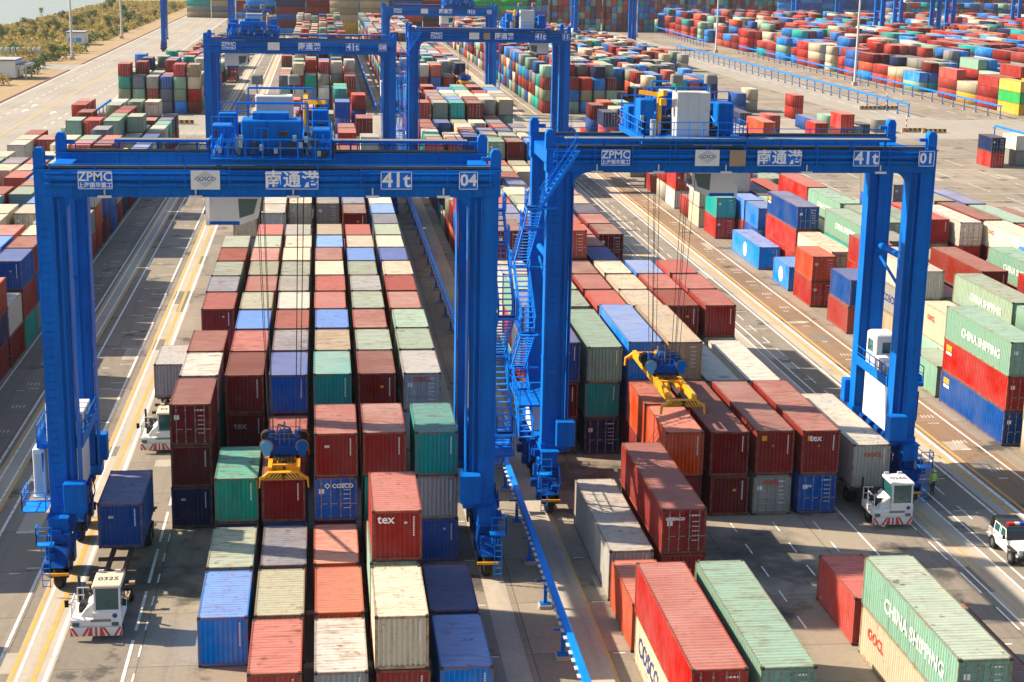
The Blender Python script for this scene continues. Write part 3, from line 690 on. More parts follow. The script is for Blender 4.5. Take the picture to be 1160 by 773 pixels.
# ---- container meshes
def corr(a0, a1, depth, period=0.278):
    """trapezoid profile: list of (position, inset)"""
    n = max(2, round((a1-a0)/period)); p = (a1-a0)/n; out = []
    for i in range(n):
        s = a0+i*p; out += [(s, 0), (s+p*.28, 0), (s+p*.5, depth), (s+p*.78, depth)]
    out.append((a1, 0)); return out
def shell_mesh(L, H, door):
    b = MB(); hw = W20/2; hl = L/2
    for sx in (-1, 1):
        pr = corr(-hl+.12, hl-.12, .055)
        vs = []; fs = []
        for p, d in pr: vs += [(sx*(hw-.015-d), p, .15), (sx*(hw-.015-d), p, H-.08)]
        for i in range(len(pr)-1):
            f = (2*i, 2*i+2, 2*i+3, 2*i+1); fs.append(f if sx > 0 else f[::-1])
        b.add(vs, fs)
    if not door:
        pr = corr(-hw+.13, hw-.13, .075, .245); vs = []; fs = []
        for p, d in pr: vs += [(p, -hl+.02+d, .17), (p, -hl+.02+d, H-.1)]
        for i in range(len(pr)-1): fs.append((2*i, 2*i+2, 2*i+3, 2*i+1))
        b.add(vs, fs)
    else: b.add([(-hw+.1,-hl+.11,.1),(hw-.1,-hl+.11,.1),(hw-.1,-hl+.11,H-.08),(-hw+.1,-hl+.11,H-.08)], [(0,1,2,3)])
    b.add([(-hw+.1,hl-.04,.1),(hw-.1,hl-.04,.1),(hw-.1,hl-.04,H-.08),(-hw+.1,hl-.04,H-.08)], [(3,2,1,0)])
    b.add([(-hw+.05,-hl+.05,.1),(hw-.05,-hl+.05,.1),(hw-.05,hl-.05,.1),(-hw+.05,hl-.05,.1)], [(3,2,1,0)])
    return b.mesh('shell', M['paint'])
def frame_mesh(L, H):
    b = MB(); hw = W20/2; hl = L/2
    for sx in (-1, 1):
        x0, x1 = sorted((sx*hw, sx*(hw-.12)))
        for sy in (-1, 1):
            y0, y1 = sorted((sy*hl, sy*(hl-.12))); b.box(x0, x1, y0, y1, .02, H-.004)
        x0, x1 = sorted((sx*(hw-.005), sx*(hw-.07))); b.box(x0, x1, -hl+.12, hl-.12, .03, .16); b.box(x0, x1, -hl+.12, hl-.12, H-.09, H-.006)
    for sy in (-1, 1):
        y0, y1 = sorted((sy*(hl-.006), sy*(hl-.1))); b.box(-hw+.12, hw-.12, y0, y1, .03, .18); b.box(-hw+.12, hw-.12, y0, y1, H-.12, H-.006)
    b.mi = 1
    for sx in (-1, 1):
        for sy in (-1, 1):
            x0, x1 = sorted((sx*(hw+.005), sx*(hw-.16))); y0, y1 = sorted((sy*(hl+.005), sy*(hl-.17)))
            b.box(x0, x1, y0, y1, 0, .118); b.box(x0, x1, y0, y1, H-.118, H+.003)
    return b.mesh('frame', [M['frame'], M['casting']])
def roof_mesh(L, H):
    b = MB(); hw = W20/2-.06; pr = corr(-L/2+.17, L/2-.17, .034, .30); vs = []; fs = []
    for p, d in pr: vs += [(-hw, p, H-.014-d), (hw, p, H-.014-d)]
    for i in range(len(pr)-1): fs.append((2*i, 2*i+1, 2*i+3, 2*i+2))
    b.add(vs, fs)
    for y0, y1 in ((-L/2+.09, -L/2+.17), (L/2-.17, L/2-.09)): b.add([(-hw,y0,H-.013),(hw,y0,H-.013),(hw,y1,H-.013),(-hw,y1,H-.013)], [(0,1,2,3)])
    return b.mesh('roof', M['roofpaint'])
def door_mesh(H):
    b = MB(); hw = .535; z0, z1 = .2, H-.14
    prof = [(z0, 0), (z0+.08, 0)]; n = 5; seg = (z1-z0-.16)/n
    for i in range(n): s = z0+.08+i*seg; prof += [(s+seg*.1, .035), (s+seg*.8, .035), (s+seg*.9, 0), (s+seg, 0)]
    prof.append((z1, 0)); vs = []; fs = []
    for z, d in prof: vs += [(-hw, -.06+d, z), (hw, -.06+d, z)]
    for i in range(len(prof)-1): fs.append((2*i, 2*i+1, 2*i+3, 2*i+2))
    b.add(vs, fs)
    for x in (-hw, hw): b.box(x-.025, x+.025, -.068, -.0, z0, z1)
    for z in (z0+.3, (z0+z1)/2, z1-.3):
        for x in (-hw+.04,): b.box(x-.06, x+.04, -.1, -.062, z-.05, z+.05)
    return b.mesh('door', M['paint'])
def rod_mesh(H):
    b = MB(); b.tube((0, -.1, .14), (0, -.1, H-.1), .022, 6)
    for z in (.3, .9, 1.6, H-.35): b.box(-.05, .05, -.115, -.06, z-.04, z+.04)
    b.box(0, .36, -.125, -.10, 1.02, 1.07)
    return b.mesh('locking_rod', M['rodsteel'])
def marks_mesh(seed, door, H):
    """small stencilled code marks, as on every box"""
    b = MB(); r = random.Random(seed); y = -.005
    def dash(x, z, w_, h_): b.add([(x,y,z),(x+w_,y,z),(x+w_,y,z+h_),(x,y,z+h_)], [(0,1,2,3)])
    if not door:
        z = H-.38; x = .78
        for i in range(r.choice([9, 11, 12])): dash(x, z, .07, .075); z -= .115
    else:
        for i in range(4): dash(.25+i*.16, H-.42, .11, .09)
        for row in range(5):
            for i in range(3): dash(.45+i*.14, H-.75-row*.27, .10, .05)
        dash(-.95, H-.95, .3, .28)
    return b.mesh('stencil_lettering', M['textwhite'])
MC = {}
def cached(key, fn):
    if key not in MC: MC[key] = fn()
    return MC[key]
def mid_mesh(L, H, door, far_col=False):
    b = MB(); hw = W20/2; hl = L/2
    b.box(-hw+.03, hw-.03, -hl+.05, hl-.05, .05, H-.03)
    b.mi = 2
    for sx in (-1, 1):
        for sy in (-1, 1):
            x0, x1 = sorted((sx*hw, sx*(hw-.12))); y0, y1 = sorted((sy*hl, sy*(hl-.12))); b.box(x0, x1, y0, y1, 0, H)
        x0, x1 = sorted((sx*(hw-.004), sx*(hw-.06))); b.box(x0, x1, -hl+.12, hl-.12, H-.1, H-.006)
    for sy in (-1, 1):
        y0, y1 = sorted((sy*(hl-.004), sy*(hl-.08))); b.box(-hw+.12, hw-.12, y0, y1, H-.12, H-.006); b.box(-hw+.12, hw-.12, y0, y1, .03, .17)
    b.mi = 0
    if door:
        for x in (-.56, .56): b.box(x-.5, x+.5, -hl+.015, -hl+.05, .2, H-.15)
        b.mi = 3
        for x in (-.8, -.3, .3, .8): b.box(x-.025, x+.025, -hl-.01, -hl+.015, .15, H-.12)
        for i in range(4):
            b.box(.3+i*.18, .42+i*.18, -hl+.008, -hl+.0149, H-.5, H-.4); b.box(.4+i*.1, .46+i*.1, -hl+.008, -hl+.0149, H-1.1, H-1.02)
    else:
        for i in range(9): x = -.98+i*.245; b.box(x-.06, x+.06, -hl+.015, -hl+.05, .18, H-.13)
        b.mi = 3
        for i in range(9): z = H-.45-i*.12; b.box(.76, .83, -hl+.008, -hl+.0149, z, z+.07)
    b.mi = 0
    n = round(L/.8)
    for i in range(n):
        y = -hl+.3+(L-.6)*(i+.5)/n
        for sx in (-1, 1):
            x0, x1 = sorted((sx*(hw-.008), sx*(hw-.03))); b.box(x0, x1, y-.13, y+.13, .17, H-.1)
    b.mi = 1; b.box(-hw+.06, hw-.06, -hl+.08, hl-.08, H-.03, H-.012)
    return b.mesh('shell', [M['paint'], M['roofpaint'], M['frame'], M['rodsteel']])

ORD = ['', 'first', 'second', 'third', 'fourth', 'fifth', 'sixth', 'seventh', 'eighth', 'ninth', 'tenth', 'eleventh', 'twelfth', '13th', '14th', '15th', '16th', '17th', '18th', '19th', '20th']
def nth(n): return ORD[n] if n < len(ORD) else '%d%s' % (n, {1: 'st', 2: 'nd', 3: 'rd'}.get(n % 10, 'th'))
PLACE = {'A': 'block under crane 04', 'B': 'block under crane 01', 'C': 'beyond the jeep lane', 'D': 'beside the perimeter road', 'E': 'beyond the cross road', 'F': 'beyond the open lot', 'lot': 'on the open lot'}
ROWS = {}
for q in STK: ROWS.setdefault((q['block'], q['col']), set()).add(q['row'])
ROWS = {k: sorted(v) for k, v in ROWS.items()}
def auto_label(q):
    if q['label']: return q['label']
    n = ROWS[(q['block'], q['col'])].index(q['row'])+1
    cols = BLK.get(q['block'], ([0], 0, 0))[0]
    c = q['col']+1 if q['block'] != 'D' else q['col']+1
    tier = 'single on ground' if q['top'] and q['tier'] == 1 else 'top of stack' if q['top'] else ['', 'ground tier', 'second tier', 'third tier', 'fourth tier', 'fifth tier'][min(q['tier'], 5)]
    pl = PLACE.get(q['block'], 'in the outer yard')
    return '%s container, %s, %s stack back in %s column, %s' % (PAL[q['c']][0], tier, nth(n), nth(c), pl)

def disc_mesh():
    b = MB(); n = 24
    for r0, r1 in ((.0, .32), (.42, .56), (.68, .82)):
        vs = []; 
        for i in range(n): a = 2*math.pi*i/n; vs += [(0, math.cos(a)*r0, math.sin(a)*r0), (0, math.cos(a)*r1, math.sin(a)*r1)]
        b.add(vs, [(2*i, 2*i+1, 2*((i+1) % n)+1, 2*((i+1) % n)) for i in range(n)])
    return b.mesh('round_emblem', M['textwhite'])
def sticker_mesh():
    b = MB(); b.add([(0,-.55,-.1),(0,.55,-.1),(0,.55,.34),(0,-.55,.34)], [(0,3,2,1)]); b.mi = 1
    b.add([(0,-.55,-.42),(0,.5,-.42),(0,.5,-.2),(0,-.55,-.2)], [(0,3,2,1)])
    return b.mesh('owner_mark', [M['orange'], M['textwhite']])
def plate_mesh():
    b = MB(); b.add([(-.16,0,-.17),(.16,0,-.17),(.16,0,.17),(-.16,0,.17)], [(0,1,2,3)]); b.add([(.5,0,-.55),(.66,0,-.55),(.58,0,-.4)], [(0,1,2)])
    return b.mesh('warning_mark', M['orange'])

def placard_mesh(k, door):
    b = MB(); r = random.Random(k); y = 0 if not door else -.012
    for i in range(1):
        x, z, w_, h_ = r.uniform(-.8, .4), r.uniform(-.9, .7), r.uniform(.14, .32), r.uniform(.1, .3); b.add([(x,y,z),(x+w_,y,z),(x+w_,y,z+h_),(x,y,z+h_)], [(0,1,2,3)])
    return b.mesh('placard', M['offwhite'] if k else M['orange'])
def build_container(q, detail, idx, group='containers stacked in the terminal yard'):
    L, H, door = q['L'], q['H'], q['door']; rgb = PAL[q['c']][1]
    rr = random.Random(idx*7+3); f = rr.uniform(.85, 1.15); rgb = tuple(min(1, x*f) for x in rgb)
    cx, cy = (q['x']+L/2, q['y']+W20/2) if q.get('turn') else (q['x']+W20/2, q['y']+L/2)
    me = cached(('shell', L, H, door), lambda: shell_mesh(L, H, door)) if detail else cached(('mid', L, H, door), lambda: mid_mesh(L, H, door))
    o = bpy.data.objects.new('shipping_container', me); COL.objects.link(o)
    o.location = (cx, cy, q['z']); o.color = (*rgb, 1)
    if q.get('turn'): o.rotation_euler = (0, 0, R90)
    tag(o, auto_label(q), 'container', group)
    def part(name, mesh, loc=(0, 0, 0), par=o):
        c = bpy.data.objects.new(name, mesh); link(c, par); c.location = loc; c.color = (*rgb, 1); return c
    if detail:
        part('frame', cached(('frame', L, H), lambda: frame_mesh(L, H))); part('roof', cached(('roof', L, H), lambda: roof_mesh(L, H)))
        if door:
            for x in (-.555, .555):
                d = part('door', cached(('door', H), lambda: door_mesh(H)), (x, -L/2+.085, 0))
                for dx in (-.27, .27): part('locking_rod', cached(('rod', H), lambda: rod_mesh(H)), (dx, 0, 0), d)
        k = idx % 3
        if idx % 4 == 1: part('placard', cached(('plac', idx % 3, door), lambda: placard_mesh(idx % 3, door)), (0, -L/2+.013, H/2))
        if q['mark']: part('stencil_lettering', cached(('marks', k, door, H), lambda: marks_mesh(k, door, H)), (0, -L/2-.0+(.012 if not door else .012), 0))
        if not door and q['c'] in ('brick', 'orange', 'red') and L == L40 and q['H'] == HH: part('warning_mark', cached('wplate', plate_mesh), (-.72, -L/2+.012, H-.5))
    for side, body, mat, size, off, up in q['texts']:
        if side == 'front': text(body, size, M[mat], o, (off, -L/2+.004-(.05 if door else 0), H/2+up), FRONT, bold=.012)
        else: text(body, size, M[mat], o, (-W20/2+.003, off, H/2+up), LEFT, bold=.02, sx=1.0)
    for side, y, up in q.get('logos', ()): part('owner_mark', cached('sticker', sticker_mesh), (-W20/2-.004, y, H/2+up))
    if q.get('disc'): part('round_emblem', cached('disc', disc_mesh), (-W20/2-.004, 0, H/2))
    return o
for k, i in enumerate(BIG): build_container(STK[i], k < NDET or (bool(STK[i]['texts']) and k < 260), i)

# ---- all further containers: one stuff object
def far_template(L, H, door):
    b = MB(); hw = W20/2; hl = L/2
    b.box(-hw+.02, hw-.02, -hl+.03, hl-.03, .06, H-.02)
    b.f.pop(1); b.m.pop(1)
    b.mi = 1; b.add([(-hw+.1,-hl+.12,H),(hw-.1,-hl+.12,H),(hw-.1,hl-.12,H),(-hw+.1,hl-.12,H)], [(0,1,2,3)])
    b.mi = 2
    b.add([(-hw,-hl,H-.001),(hw,-hl,H-.001),(hw,-hl+.12,H-.001),(-hw,-hl+.12,H-.001)], [(0,1,2,3)]); b.add([(-hw,hl-.12,H-.001),(hw,hl-.12,H-.001),(hw,hl,H-.001),(-hw,hl,H-.001)], [(0,1,2,3)])
    for s in (-1, 1):
        x0, x1 = sorted((s*hw, s*(hw-.1))); b.add([(x0,-hl+.12,H-.001),(x1,-hl+.12,H-.001),(x1,hl-.12,H-.001),(x0,hl-.12,H-.001)], [(0,1,2,3)])
        for y0, y1 in ((-hl, -hl+.1),): b.box(x0, x1, y0, y1, 0, H-.002)
    if door:
        b.mi = 3
        for x in (-.8, -.3, .3, .8): b.add([(x-.03,-hl+.02,.15),(x+.03,-hl+.02,.15),(x+.03,-hl+.02,H-.12),(x-.03,-hl+.02,H-.12)], [(0,1,2,3)])
        b.mi = 2; b.add([(-.03,-hl+.021,.15),(.03,-hl+.021,.15),(.03,-hl+.021,H-.12),(-.03,-hl+.021,H-.12)], [(0,1,2,3)])
    return np.array(b.v), b.f, np.array(b.m)
TPL = {}
V = []; LOOPS = []; STARTS = []; MI = []; CV = []; SEED = []; nv = 0; nl = 0
bigset = set(BIG)
for i, q in enumerate(STK):
    if i in bigset: continue
    x0, x1, y0, y1, z0, z1 = box_of(q)
    px, py, pz = to_px(np.array([((x0+x1)/2, (y0+y1)/2, z1)]))
    if pz[0] < 5 and PIX[i] == 0 and q['block'] != 'D': continue
    key = (q['L'], q['H'], q['door'])
    if key not in TPL: TPL[key] = far_template(*key)
    v, f, mm = TPL[key]
    if q.get('turn'): vv = np.stack([-v[:, 1], v[:, 0], v[:, 2]], 1)
    else: vv = v
    V.append(vv+np.array([(x0+x1)/2, (y0+y1)/2, q['z']]))
    rr = random.Random(i); fac = rr.uniform(.85, 1.15); rgb = PAL[q['c']][1]; sd = rr.random()
    for face in f:
        STARTS.append(nl); LOOPS.extend([a+nv for a in face]); nl += len(face)
    MI.append(mm); CV.append(np.tile(np.array([*(min(1, c*fac) for c in rgb), 1.0]), (len(f), 1))); SEED.append(np.full(len(f), sd))
    nv += len(v)
me = bpy.data.meshes.new('stacked_containers'); V = np.concatenate(V); MI = np.concatenate(MI); CV = np.concatenate(CV); SEED = np.concatenate(SEED)
me.vertices.add(len(V)); me.vertices.foreach_set('co', V.ravel()); me.loops.add(nl); me.loops.foreach_set('vertex_index', LOOPS)
me.polygons.add(len(STARTS)); me.polygons.foreach_set('loop_start', STARTS); me.update(calc_edges=True)
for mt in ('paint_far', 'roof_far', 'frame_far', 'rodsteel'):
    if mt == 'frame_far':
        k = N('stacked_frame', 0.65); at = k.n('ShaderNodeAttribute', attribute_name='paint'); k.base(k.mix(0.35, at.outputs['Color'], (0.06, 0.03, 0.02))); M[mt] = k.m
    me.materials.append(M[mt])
me.polygons.foreach_set('material_index', MI.astype(np.int32))
at = me.attributes.new('paint', 'FLOAT_COLOR', 'FACE'); at.data.foreach_set('color', CV.ravel())
at = me.attributes.new('seed', 'FLOAT', 'FACE'); at.data.foreach_set('value', SEED)
me.update(); me.validate()
o = bpy.data.objects.new('stacked_containers', me); COL.objects.link(o)
tag(o, 'mass of smaller stacked containers of many colours filling the far yard', 'containers', None, 'stuff')
# ------------------------------------------------------------------ gantry cranes (rubber-tyred), drawn as crane 04 stands
ZB, ZT, GY = 21.45, 22.90, 3.65
def hazard(b, x0, x1, y, z0, z1, n, slots=(0, 1), lean=0.18):
    """alternating slanted stripes on a face looking to -Y, leaning outwards from the middle"""
    for i in range(n):
        a = x0+(x1-x0)*i/n; c = x0+(x1-x0)*(i+1)/n; s = lean if (a+c)/2 > (x0+x1)/2 else -lean
        a1, c1 = (min(max(t-s, x0), x1) for t in (a, c))
        b.mi = slots[i % 2]; b.add([(a,y,z0),(c,y,z0),(c1,y,z1),(a1,y,z1)], [(0,1,2,3)])
    b.mi = 0
def crane(loc, rz, number, tx, label, detail=True):
    root = empty('gantry_crane', loc, rz)
    tag(root, label, 'gantry crane', 'blue gantry cranes on rubber tyres')
    blue, dk = M['craneblue'], M['cranedark']
    # girders
    for s in (-1, 1):
        b = MB(); y = s*GY
        b.box(-12.2, 12.3, y-.5, y+.5, ZB, ZT)
        b.box(-12.25, 12.35, y-.58, y+.58, ZT-.06, ZT); b.box(-12.15, 12.25, y-.56, y+.56, ZB-.002, ZB+.05)
        b.box(-12.2, 12.3, y-.51, y+.51, ZB+.52, ZB+.58)
        for k in range(9): x = -10+k*2.5; b.box(x-.04, x+.04, y-.53, y+.53, ZB+.05, ZT-.06)
        for sx in (-1, 1):     # rounded haunch where girder meets leg
            x0 = sx*10.7; R = 1.15; arc = [(x0, ZB+.02)]+[(x0-sx*R*(1-math.cos(a)), ZB-R+R*math.sin(a)) for a in np.linspace(0, math.pi/2, 9)]
            if sx < 0: arc = arc[::-1]
            b.prism(arc, 'y', y-.42, y+.42)
        b.build('girder', blue, root)
        b = MB()                # crane rail and rope lugs at the girder ends
        b.box(-11.9, 12.0, y-.05, y+.05, ZT, ZT+.14)
        b.build('trolley_rail', M['greysteel'], root)
        for x in (-11.95, 12.05):
            b = MB(); b.prism([(x-.28, ZT), (x+.28, ZT), (x+.28, ZT+.85), (x+.16, ZT+1.08), (x-.16, ZT+1.08), (x-.28, ZT+.85)], 'y', y-.3, y+.3)
            b.tube((x, y-.34, ZT+.75), (x, y+.34, ZT+.75), .13, 10); b.box(x-.75 if x > 0 else x+.28, x-.28 if x > 0 else x+.75, y-.12, y+.12, ZT+.45, ZT+.65)
            b.build('end_buffer', blue, root)
        # service walkway with pipes on the outer face
        b = MB(); yo = y+s*.55
        for z, r in ((ZT-.42, .15), (ZT-.78, .10), (ZT-.2, .06)): b.tube((-11.6, y+s*.72, z), (11.9, y+s*.72, z), r, 8)
        for k in range(11):
            x = -11.3+k*2.3; b.box(x-.035, x+.035, min(yo, y+s*.95), max(yo, y+s*.95), ZT-.95, ZT-.88); b.box(x-.03, x+.03, y+s*.93-.03, y+s*.93+.03, ZT-.95, ZT+.32)
        b.bar((-11.9, y+s*.93, ZT+.32), (12.0, y+s*.93, ZT+.32), .05); b.bar((-11.9, y+s*.93, ZT-.06), (12.0, y+s*.93, ZT-.06), .05)
        b.build('walkway', blue, root)
        if detail:
            for x in (-8.6, -3.9, 1.2, 5.4, 9.2):
                b = MB(); b.box(x-.35, x+.35, y+s*.62-.12, y+s*.62+.12, ZB-.02, ZB+.1); b.box(x-.04, x+.04, min(yo, y+s*.6), max(yo, y+s*.6), ZB+.1, ZB+.5); b.build('flood_lamp', M['white'], root)
        # sign plates
        rot = FRONT if s < 0 else (R90, 0, math.pi); sg = -s
        for bx, wd, body, sz, kind in ((-9.0, 1.75, 'ZPMC', .62, 'maker'), (-3.35, 1.5, '', 0, 'logo'), (1.15, 2.75, '南通港', .92, 'name'), (6.65, 1.65, '41t', 1.12, 'load'), (10.5, 1.0, number, .9, 'number')):
            if kind == 'number' and not body: continue
            cx_ = (bx+(.85 if s > 0 else 0))*sg; yy = y+s*1.0; h = .98
            b = MB(); b.box(cx_-wd/2, cx_+wd/2, yy-.03, yy+.03, ZT-.98, ZT)
            if kind != 'logo':
                b.mi = 1
                for q0, q1, q2, q3 in ((-wd/2, wd/2, ZT-.05, ZT-.02), (-wd/2, wd/2, ZT-.96, ZT-.93), (-wd/2, -wd/2+.035, ZT-.96, ZT-.02), (wd/2-.035, wd/2, ZT-.96, ZT-.02)): b.box(cx_+q0, cx_+q1, yy-.037, yy+.037, q2, q3)
            p = b.build('sign', [M['white' if kind == 'logo' else 'signblue'], M['textwhite']], root)
            fy = yy+s*.034
            if kind == 'maker':
                text('ZPMC', .66, M['textwhite'], p, (cx_, fy, ZT-.33), rot, align='CENTER', bold=.012)
                text('上海振华重工', .29, M['textwhite'], p, (cx_, fy, ZT-.77), rot, align='CENTER', bold=.006)
            elif kind == 'logo':
                if detail:
                    b = MB(); z = ZT-.42
                    for sc in (.62, .42):
                        pts = [(-sc*1.1, 0), (0, sc*.62), (sc*1.1, 0), (0, -sc*.62)]
                        for i in range(4):
                            a, c = pts[i], pts[(i+1) % 4]; b.bar((cx_+a[0]*.8, fy, z+a[1]), (cx_+c[0]*.8, fy, z+c[1]), .03)
                    b.build('emblem', M['textgrey'], p)
                    text('COSCO', .30, M['textnavy'], p, (cx_, fy+s*.004, z), rot, align='CENTER', bold=.004)
            elif body: text(body, sz, M['textwhite'], p, (cx_, fy, ZT-.49), rot, align='CENTER', bold=.022, space=1.1 if kind == 'name' else 1)
    B((.1, 1.1, GY+.94, GY+1.0, ZT-1.0, ZT-.02)).build('notice_board', M['tan'], root)
    # legs, sill beams, bogies
    for sx in (-1, 1):
        for sy in (-1, 1):
            b = MB(); xo = sx*12.2; y = sy*GY
            a0, a1 = sorted((xo, xo-sx*1.7)); t0, t1 = sorted((xo, xo-sx*1.78))
            ho = .92                                                   # outer column, and an inner one set back
            o0, o1 = sorted((xo, xo-sx*ho)); i0, i1 = sorted((xo-sx*ho, xo-sx*1.5))
            b.box(o0, o1, y-.5, y+.5, 3.9, ZB); b.taper((i0+.1*(sx > 0), i1-.1*(sx < 0), y-.22, y+.22), (i0, i1, y-.26, y+.26), 3.9, ZB)
            for zz in (9.7, 15.6): b.box(o0-.03, o1+.03, y-.53, y+.53, zz, zz+.1)
            for k in range(34): zz = 5.0+k*.46; b.box(o0+.2, o0+.62, y+sy*.5-.09, y+sy*.5+.09, zz, zz+.03) if sx*sy > 0 else None
            xm = xo-sx*.93                                             # web plate standing proud, and a cable duct
            b.box(xm-.03, xm+.03, y+sy*.5-.06, y+sy*.5+.06, 4.4, ZB-.1)
            for sgn in (a0+.1, a1-.1): b.box(sgn-.035, sgn+.035, y-.54, y+.54, 4.2, ZB)
            b.tube((xm-sx*.3, y+sy*.56, 4.6), (xm-sx*.3, y+sy*.56, ZB-.2), .05, 6)
            b.box(a0-.05, a1+.05, y-.62, y+.62, 3.75, 4.3)
            b.build('leg', blue, root)
            if detail:
                b = MB(); b.bev(min(xm, xm-sx*.95)-.1, max(xm, xm-sx*.95)+.1, y+sy*.55 if sy > 0 else y-1.35, y+1.35 if sy > 0 else y-.55, 4.3, 5.9, .03)
                yf = y+1.36 if sy > 0 else y-1.36; b.box(min(xm, xm-sx*.95)+.0, max(xm, xm-sx*.95)-.0, yf-.012, yf+.012, 4.5, 4.54); b.box(min(xm, xm-sx*.95)+.0, max(xm, xm-sx*.95), yf-.012, yf+.012, 5.7, 5.74); b.box((xm+xm-sx*.95)/2-.02, (xm+xm-sx*.95)/2+.02, yf-.015, yf+.015, 4.5, 5.74)
                b.build('switch_box', M['craneblue'], root)
        b = MB(); x = sx*11.75
        b.box(x-.5, x+.5, -4.9, 4.9, 2.95, 3.95); b.box(x-.58, x+.58, -5.0, 5.0, 3.9, 3.97); b.box(x-.58, x+.58, -5.0, 5.0, 2.93, 3.0)
        for k in range(9): y = -4.4+k*1.1; b.box(x-.54, x+.54, y-.04, y+.04, 3.0, 3.9)
        b.build('sill_beam', blue, root)
        for sy in (-1, 1):
            y = sy*GY; b = MB()
            b.box(x-.45, x+.45, y-.55, y+.55, 2.2, 2.95); b.taper((x-.36, x+.36, y-2.0, y+2.0), (x-.42, x+.42, y-1.0, y+1.0), 1.35, 2.25)
            for wy in (-1.25, 1.25):
                for px in (-.42, .42): b.box(x+px-.05, x+px+.05, y+wy-.32, y+wy+.32, .6, 1.5)
                b.cbox(x+sx*.62, y+wy, 1.15, .45, .5, .5); b.tube((x+sx*.5, y+wy, 1.6), (x+sx*.5, y+wy, 2.35), .24, 8); b.cbox(x, y+sy*1.75, 1.0, 1.1, .1, .5)
                b.cbox(x-.1, y+wy*.5, 2.6, .7, .5, .6)
            rb = random.Random(int(sx*3+sy*7+50))
            for k in range(9): b.cbox(x+rb.uniform(-.6, .6), y+rb.uniform(-2.0, 2.0), rb.uniform(1.6, 3.2), rb.uniform(.2, .5), rb.uniform(.2, .6), rb.uniform(.2, .5))
            for k in range(6): yy = y+rb.uniform(-2, 2); b.path([(x-.5, yy, 3.2), (x-.62, yy+.2, 2.2), (x-.4, yy+.3, 1.4)], .04); b.path([(x+.5, yy, 3.2), (x+.62, yy+.2, 2.2), (x+.4, yy+.3, 1.4)], .04)
            bo = b.build('bogie', dk, root)
            if detail:
                g = MB(); g.box(x-.6, x+.6, y+sy*2.12-.06, y+sy*2.12+.06, .95, 1.1); g.build('wheel_guard', M['yellow'], bo)
                g = MB(); yy = y+sy*2.2                             # inspection platform and ladder
                g.box(x+sx*.5-.45, x+sx*.5+.45, min(yy, yy+sy*.6), max(yy, yy+sy*.6), 2.9, 2.96); g.railing([(x+sx*.9, yy, 2.96), (x+sx*.9, yy+sy*.6, 2.96), (x+sx*.1, yy+sy*.6, 2.96)], 1.0, .6)
                for k in range(7): g.bar((x+sx*.5-.2, yy+sy*.5, .6+k*.34), (x+sx*.5+.2, yy+sy*.5, .6+k*.34), .04)
                for q in (-.2, .2): g.bar((x+sx*.5+q, yy+sy*.5, .5), (x+sx*.5+q, yy+sy*.5, 2.9), .04)
                g.build('access_platform', M['railblue'], bo)
            for wy in (-1.25, 1.25):
                g = MB(); r = .82; pr = [(-.26, r-.1), (-.2, r), (.2, r), (.26, r-.1), (.26, .35), (-.26, .35)]; nn = 20
                vs = [(x+px, y+wy+math.sin(2*math.pi*i/nn)*pz, r+math.cos(2*math.pi*i/nn)*pz) for i in range(nn) for px, pz in pr]
                fs = [(6*i+k, 6*((i+1) % nn)+k, 6*((i+1) % nn)+(k+1) % 6, 6*i+(k+1) % 6) for i in range(nn) for k in range(6)]
                g.add(vs, fs); g.mi = 1; g.tube((x-.18, y+wy, r), (x+.18, y+wy, r), .37, 14)
                g.build('wheel', [M['black'], M['yellow']], bo)
    # machinery side (electrical house) at x = -11.75
    x = -11.75
    b = MB(); b.bev(x-.75, x+.75, -2.55, 2.55, 4.05, 7.3, .05); h = b.build('electrical_house', M['white'], root)
    if detail:
        for s in (-1, 1):
            for k in range(4): yy = -1.9+k*1.27; B((x+s*.76-.01, x+s*.76+.01, yy-.52, yy+.52, 4.3, 7.05)).build('panel', M['white'], h)
        b = MB(); b.box(x-1.25, x+1.25, -3.05, 3.05, 7.45, 7.6); b.box(x-1.25, x+1.25, -3.05, 3.05, 7.36, 7.45)
        for s in (-1, 1): b.railing([(x+s*1.2, -3.0, 7.6), (x+s*1.2, 3.0, 7.6)], 1.05, 1.2)
        b.box(x+1.2, x+1.25, -3.0, 3.0, 7.6, 8.0); b.box(x-1.25, x-1.2, -3.0, 3.0, 7.6, 8.0)
        b.build('platform', blue, root)
        b = MB(); b.bev(x-.75, x+.75, -2.7, -.9, 7.62, 9.9, .12); h = b.build('checker_cabin', M['white'], root)
        g = MB(); g.box(x-.3, x+.25, -.905, -.88, 8.6, 9.35); g.box(x-.3, x+.25, -2.72, -2.695, 8.6, 9.35); g.box(x+.745, x+.77, -2.3, -1.3, 8.6, 9.4); g.build('window', M['glass'], h)
        for k in range(3):
            b = MB(); y = .1+k*.95; b.bev(x+.2, x+.95, y-.36, y+.36, 7.62, 8.65, .03); a = b.build('air_conditioner', M['white'], root)
            g = MB(); g.box(x+.952, x+.97, y-.27, y+.27, 7.75, 8.5); g.box(x+.3, x+.85, y-.372, y-.358, 7.75, 8.5); g.box(x+.3, x+.85, y+.358, y+.372, 7.75, 8.5); g.build('grille', M['grey'], a)
        b = MB()                                                   # cable loops and pipes below the platform
        for k in range(5): y = -2.4+k*1.1; b.path([(x-.9, y, 7.3), (x-.95, y, 4.2)], .05)
        b.path([(x-.95, -3.0, 7.1), (x-1.0, -2.9, 5.0), (x-1.0, 2.8, 5.0), (x-.95, 3.0, 7.0)], .06)
        for k in range(6): y = -4.0+k*1.5; b.cbox(x+.62, y, 3.6, .5, .7, .6)
        b.build('pipework', dk, root)
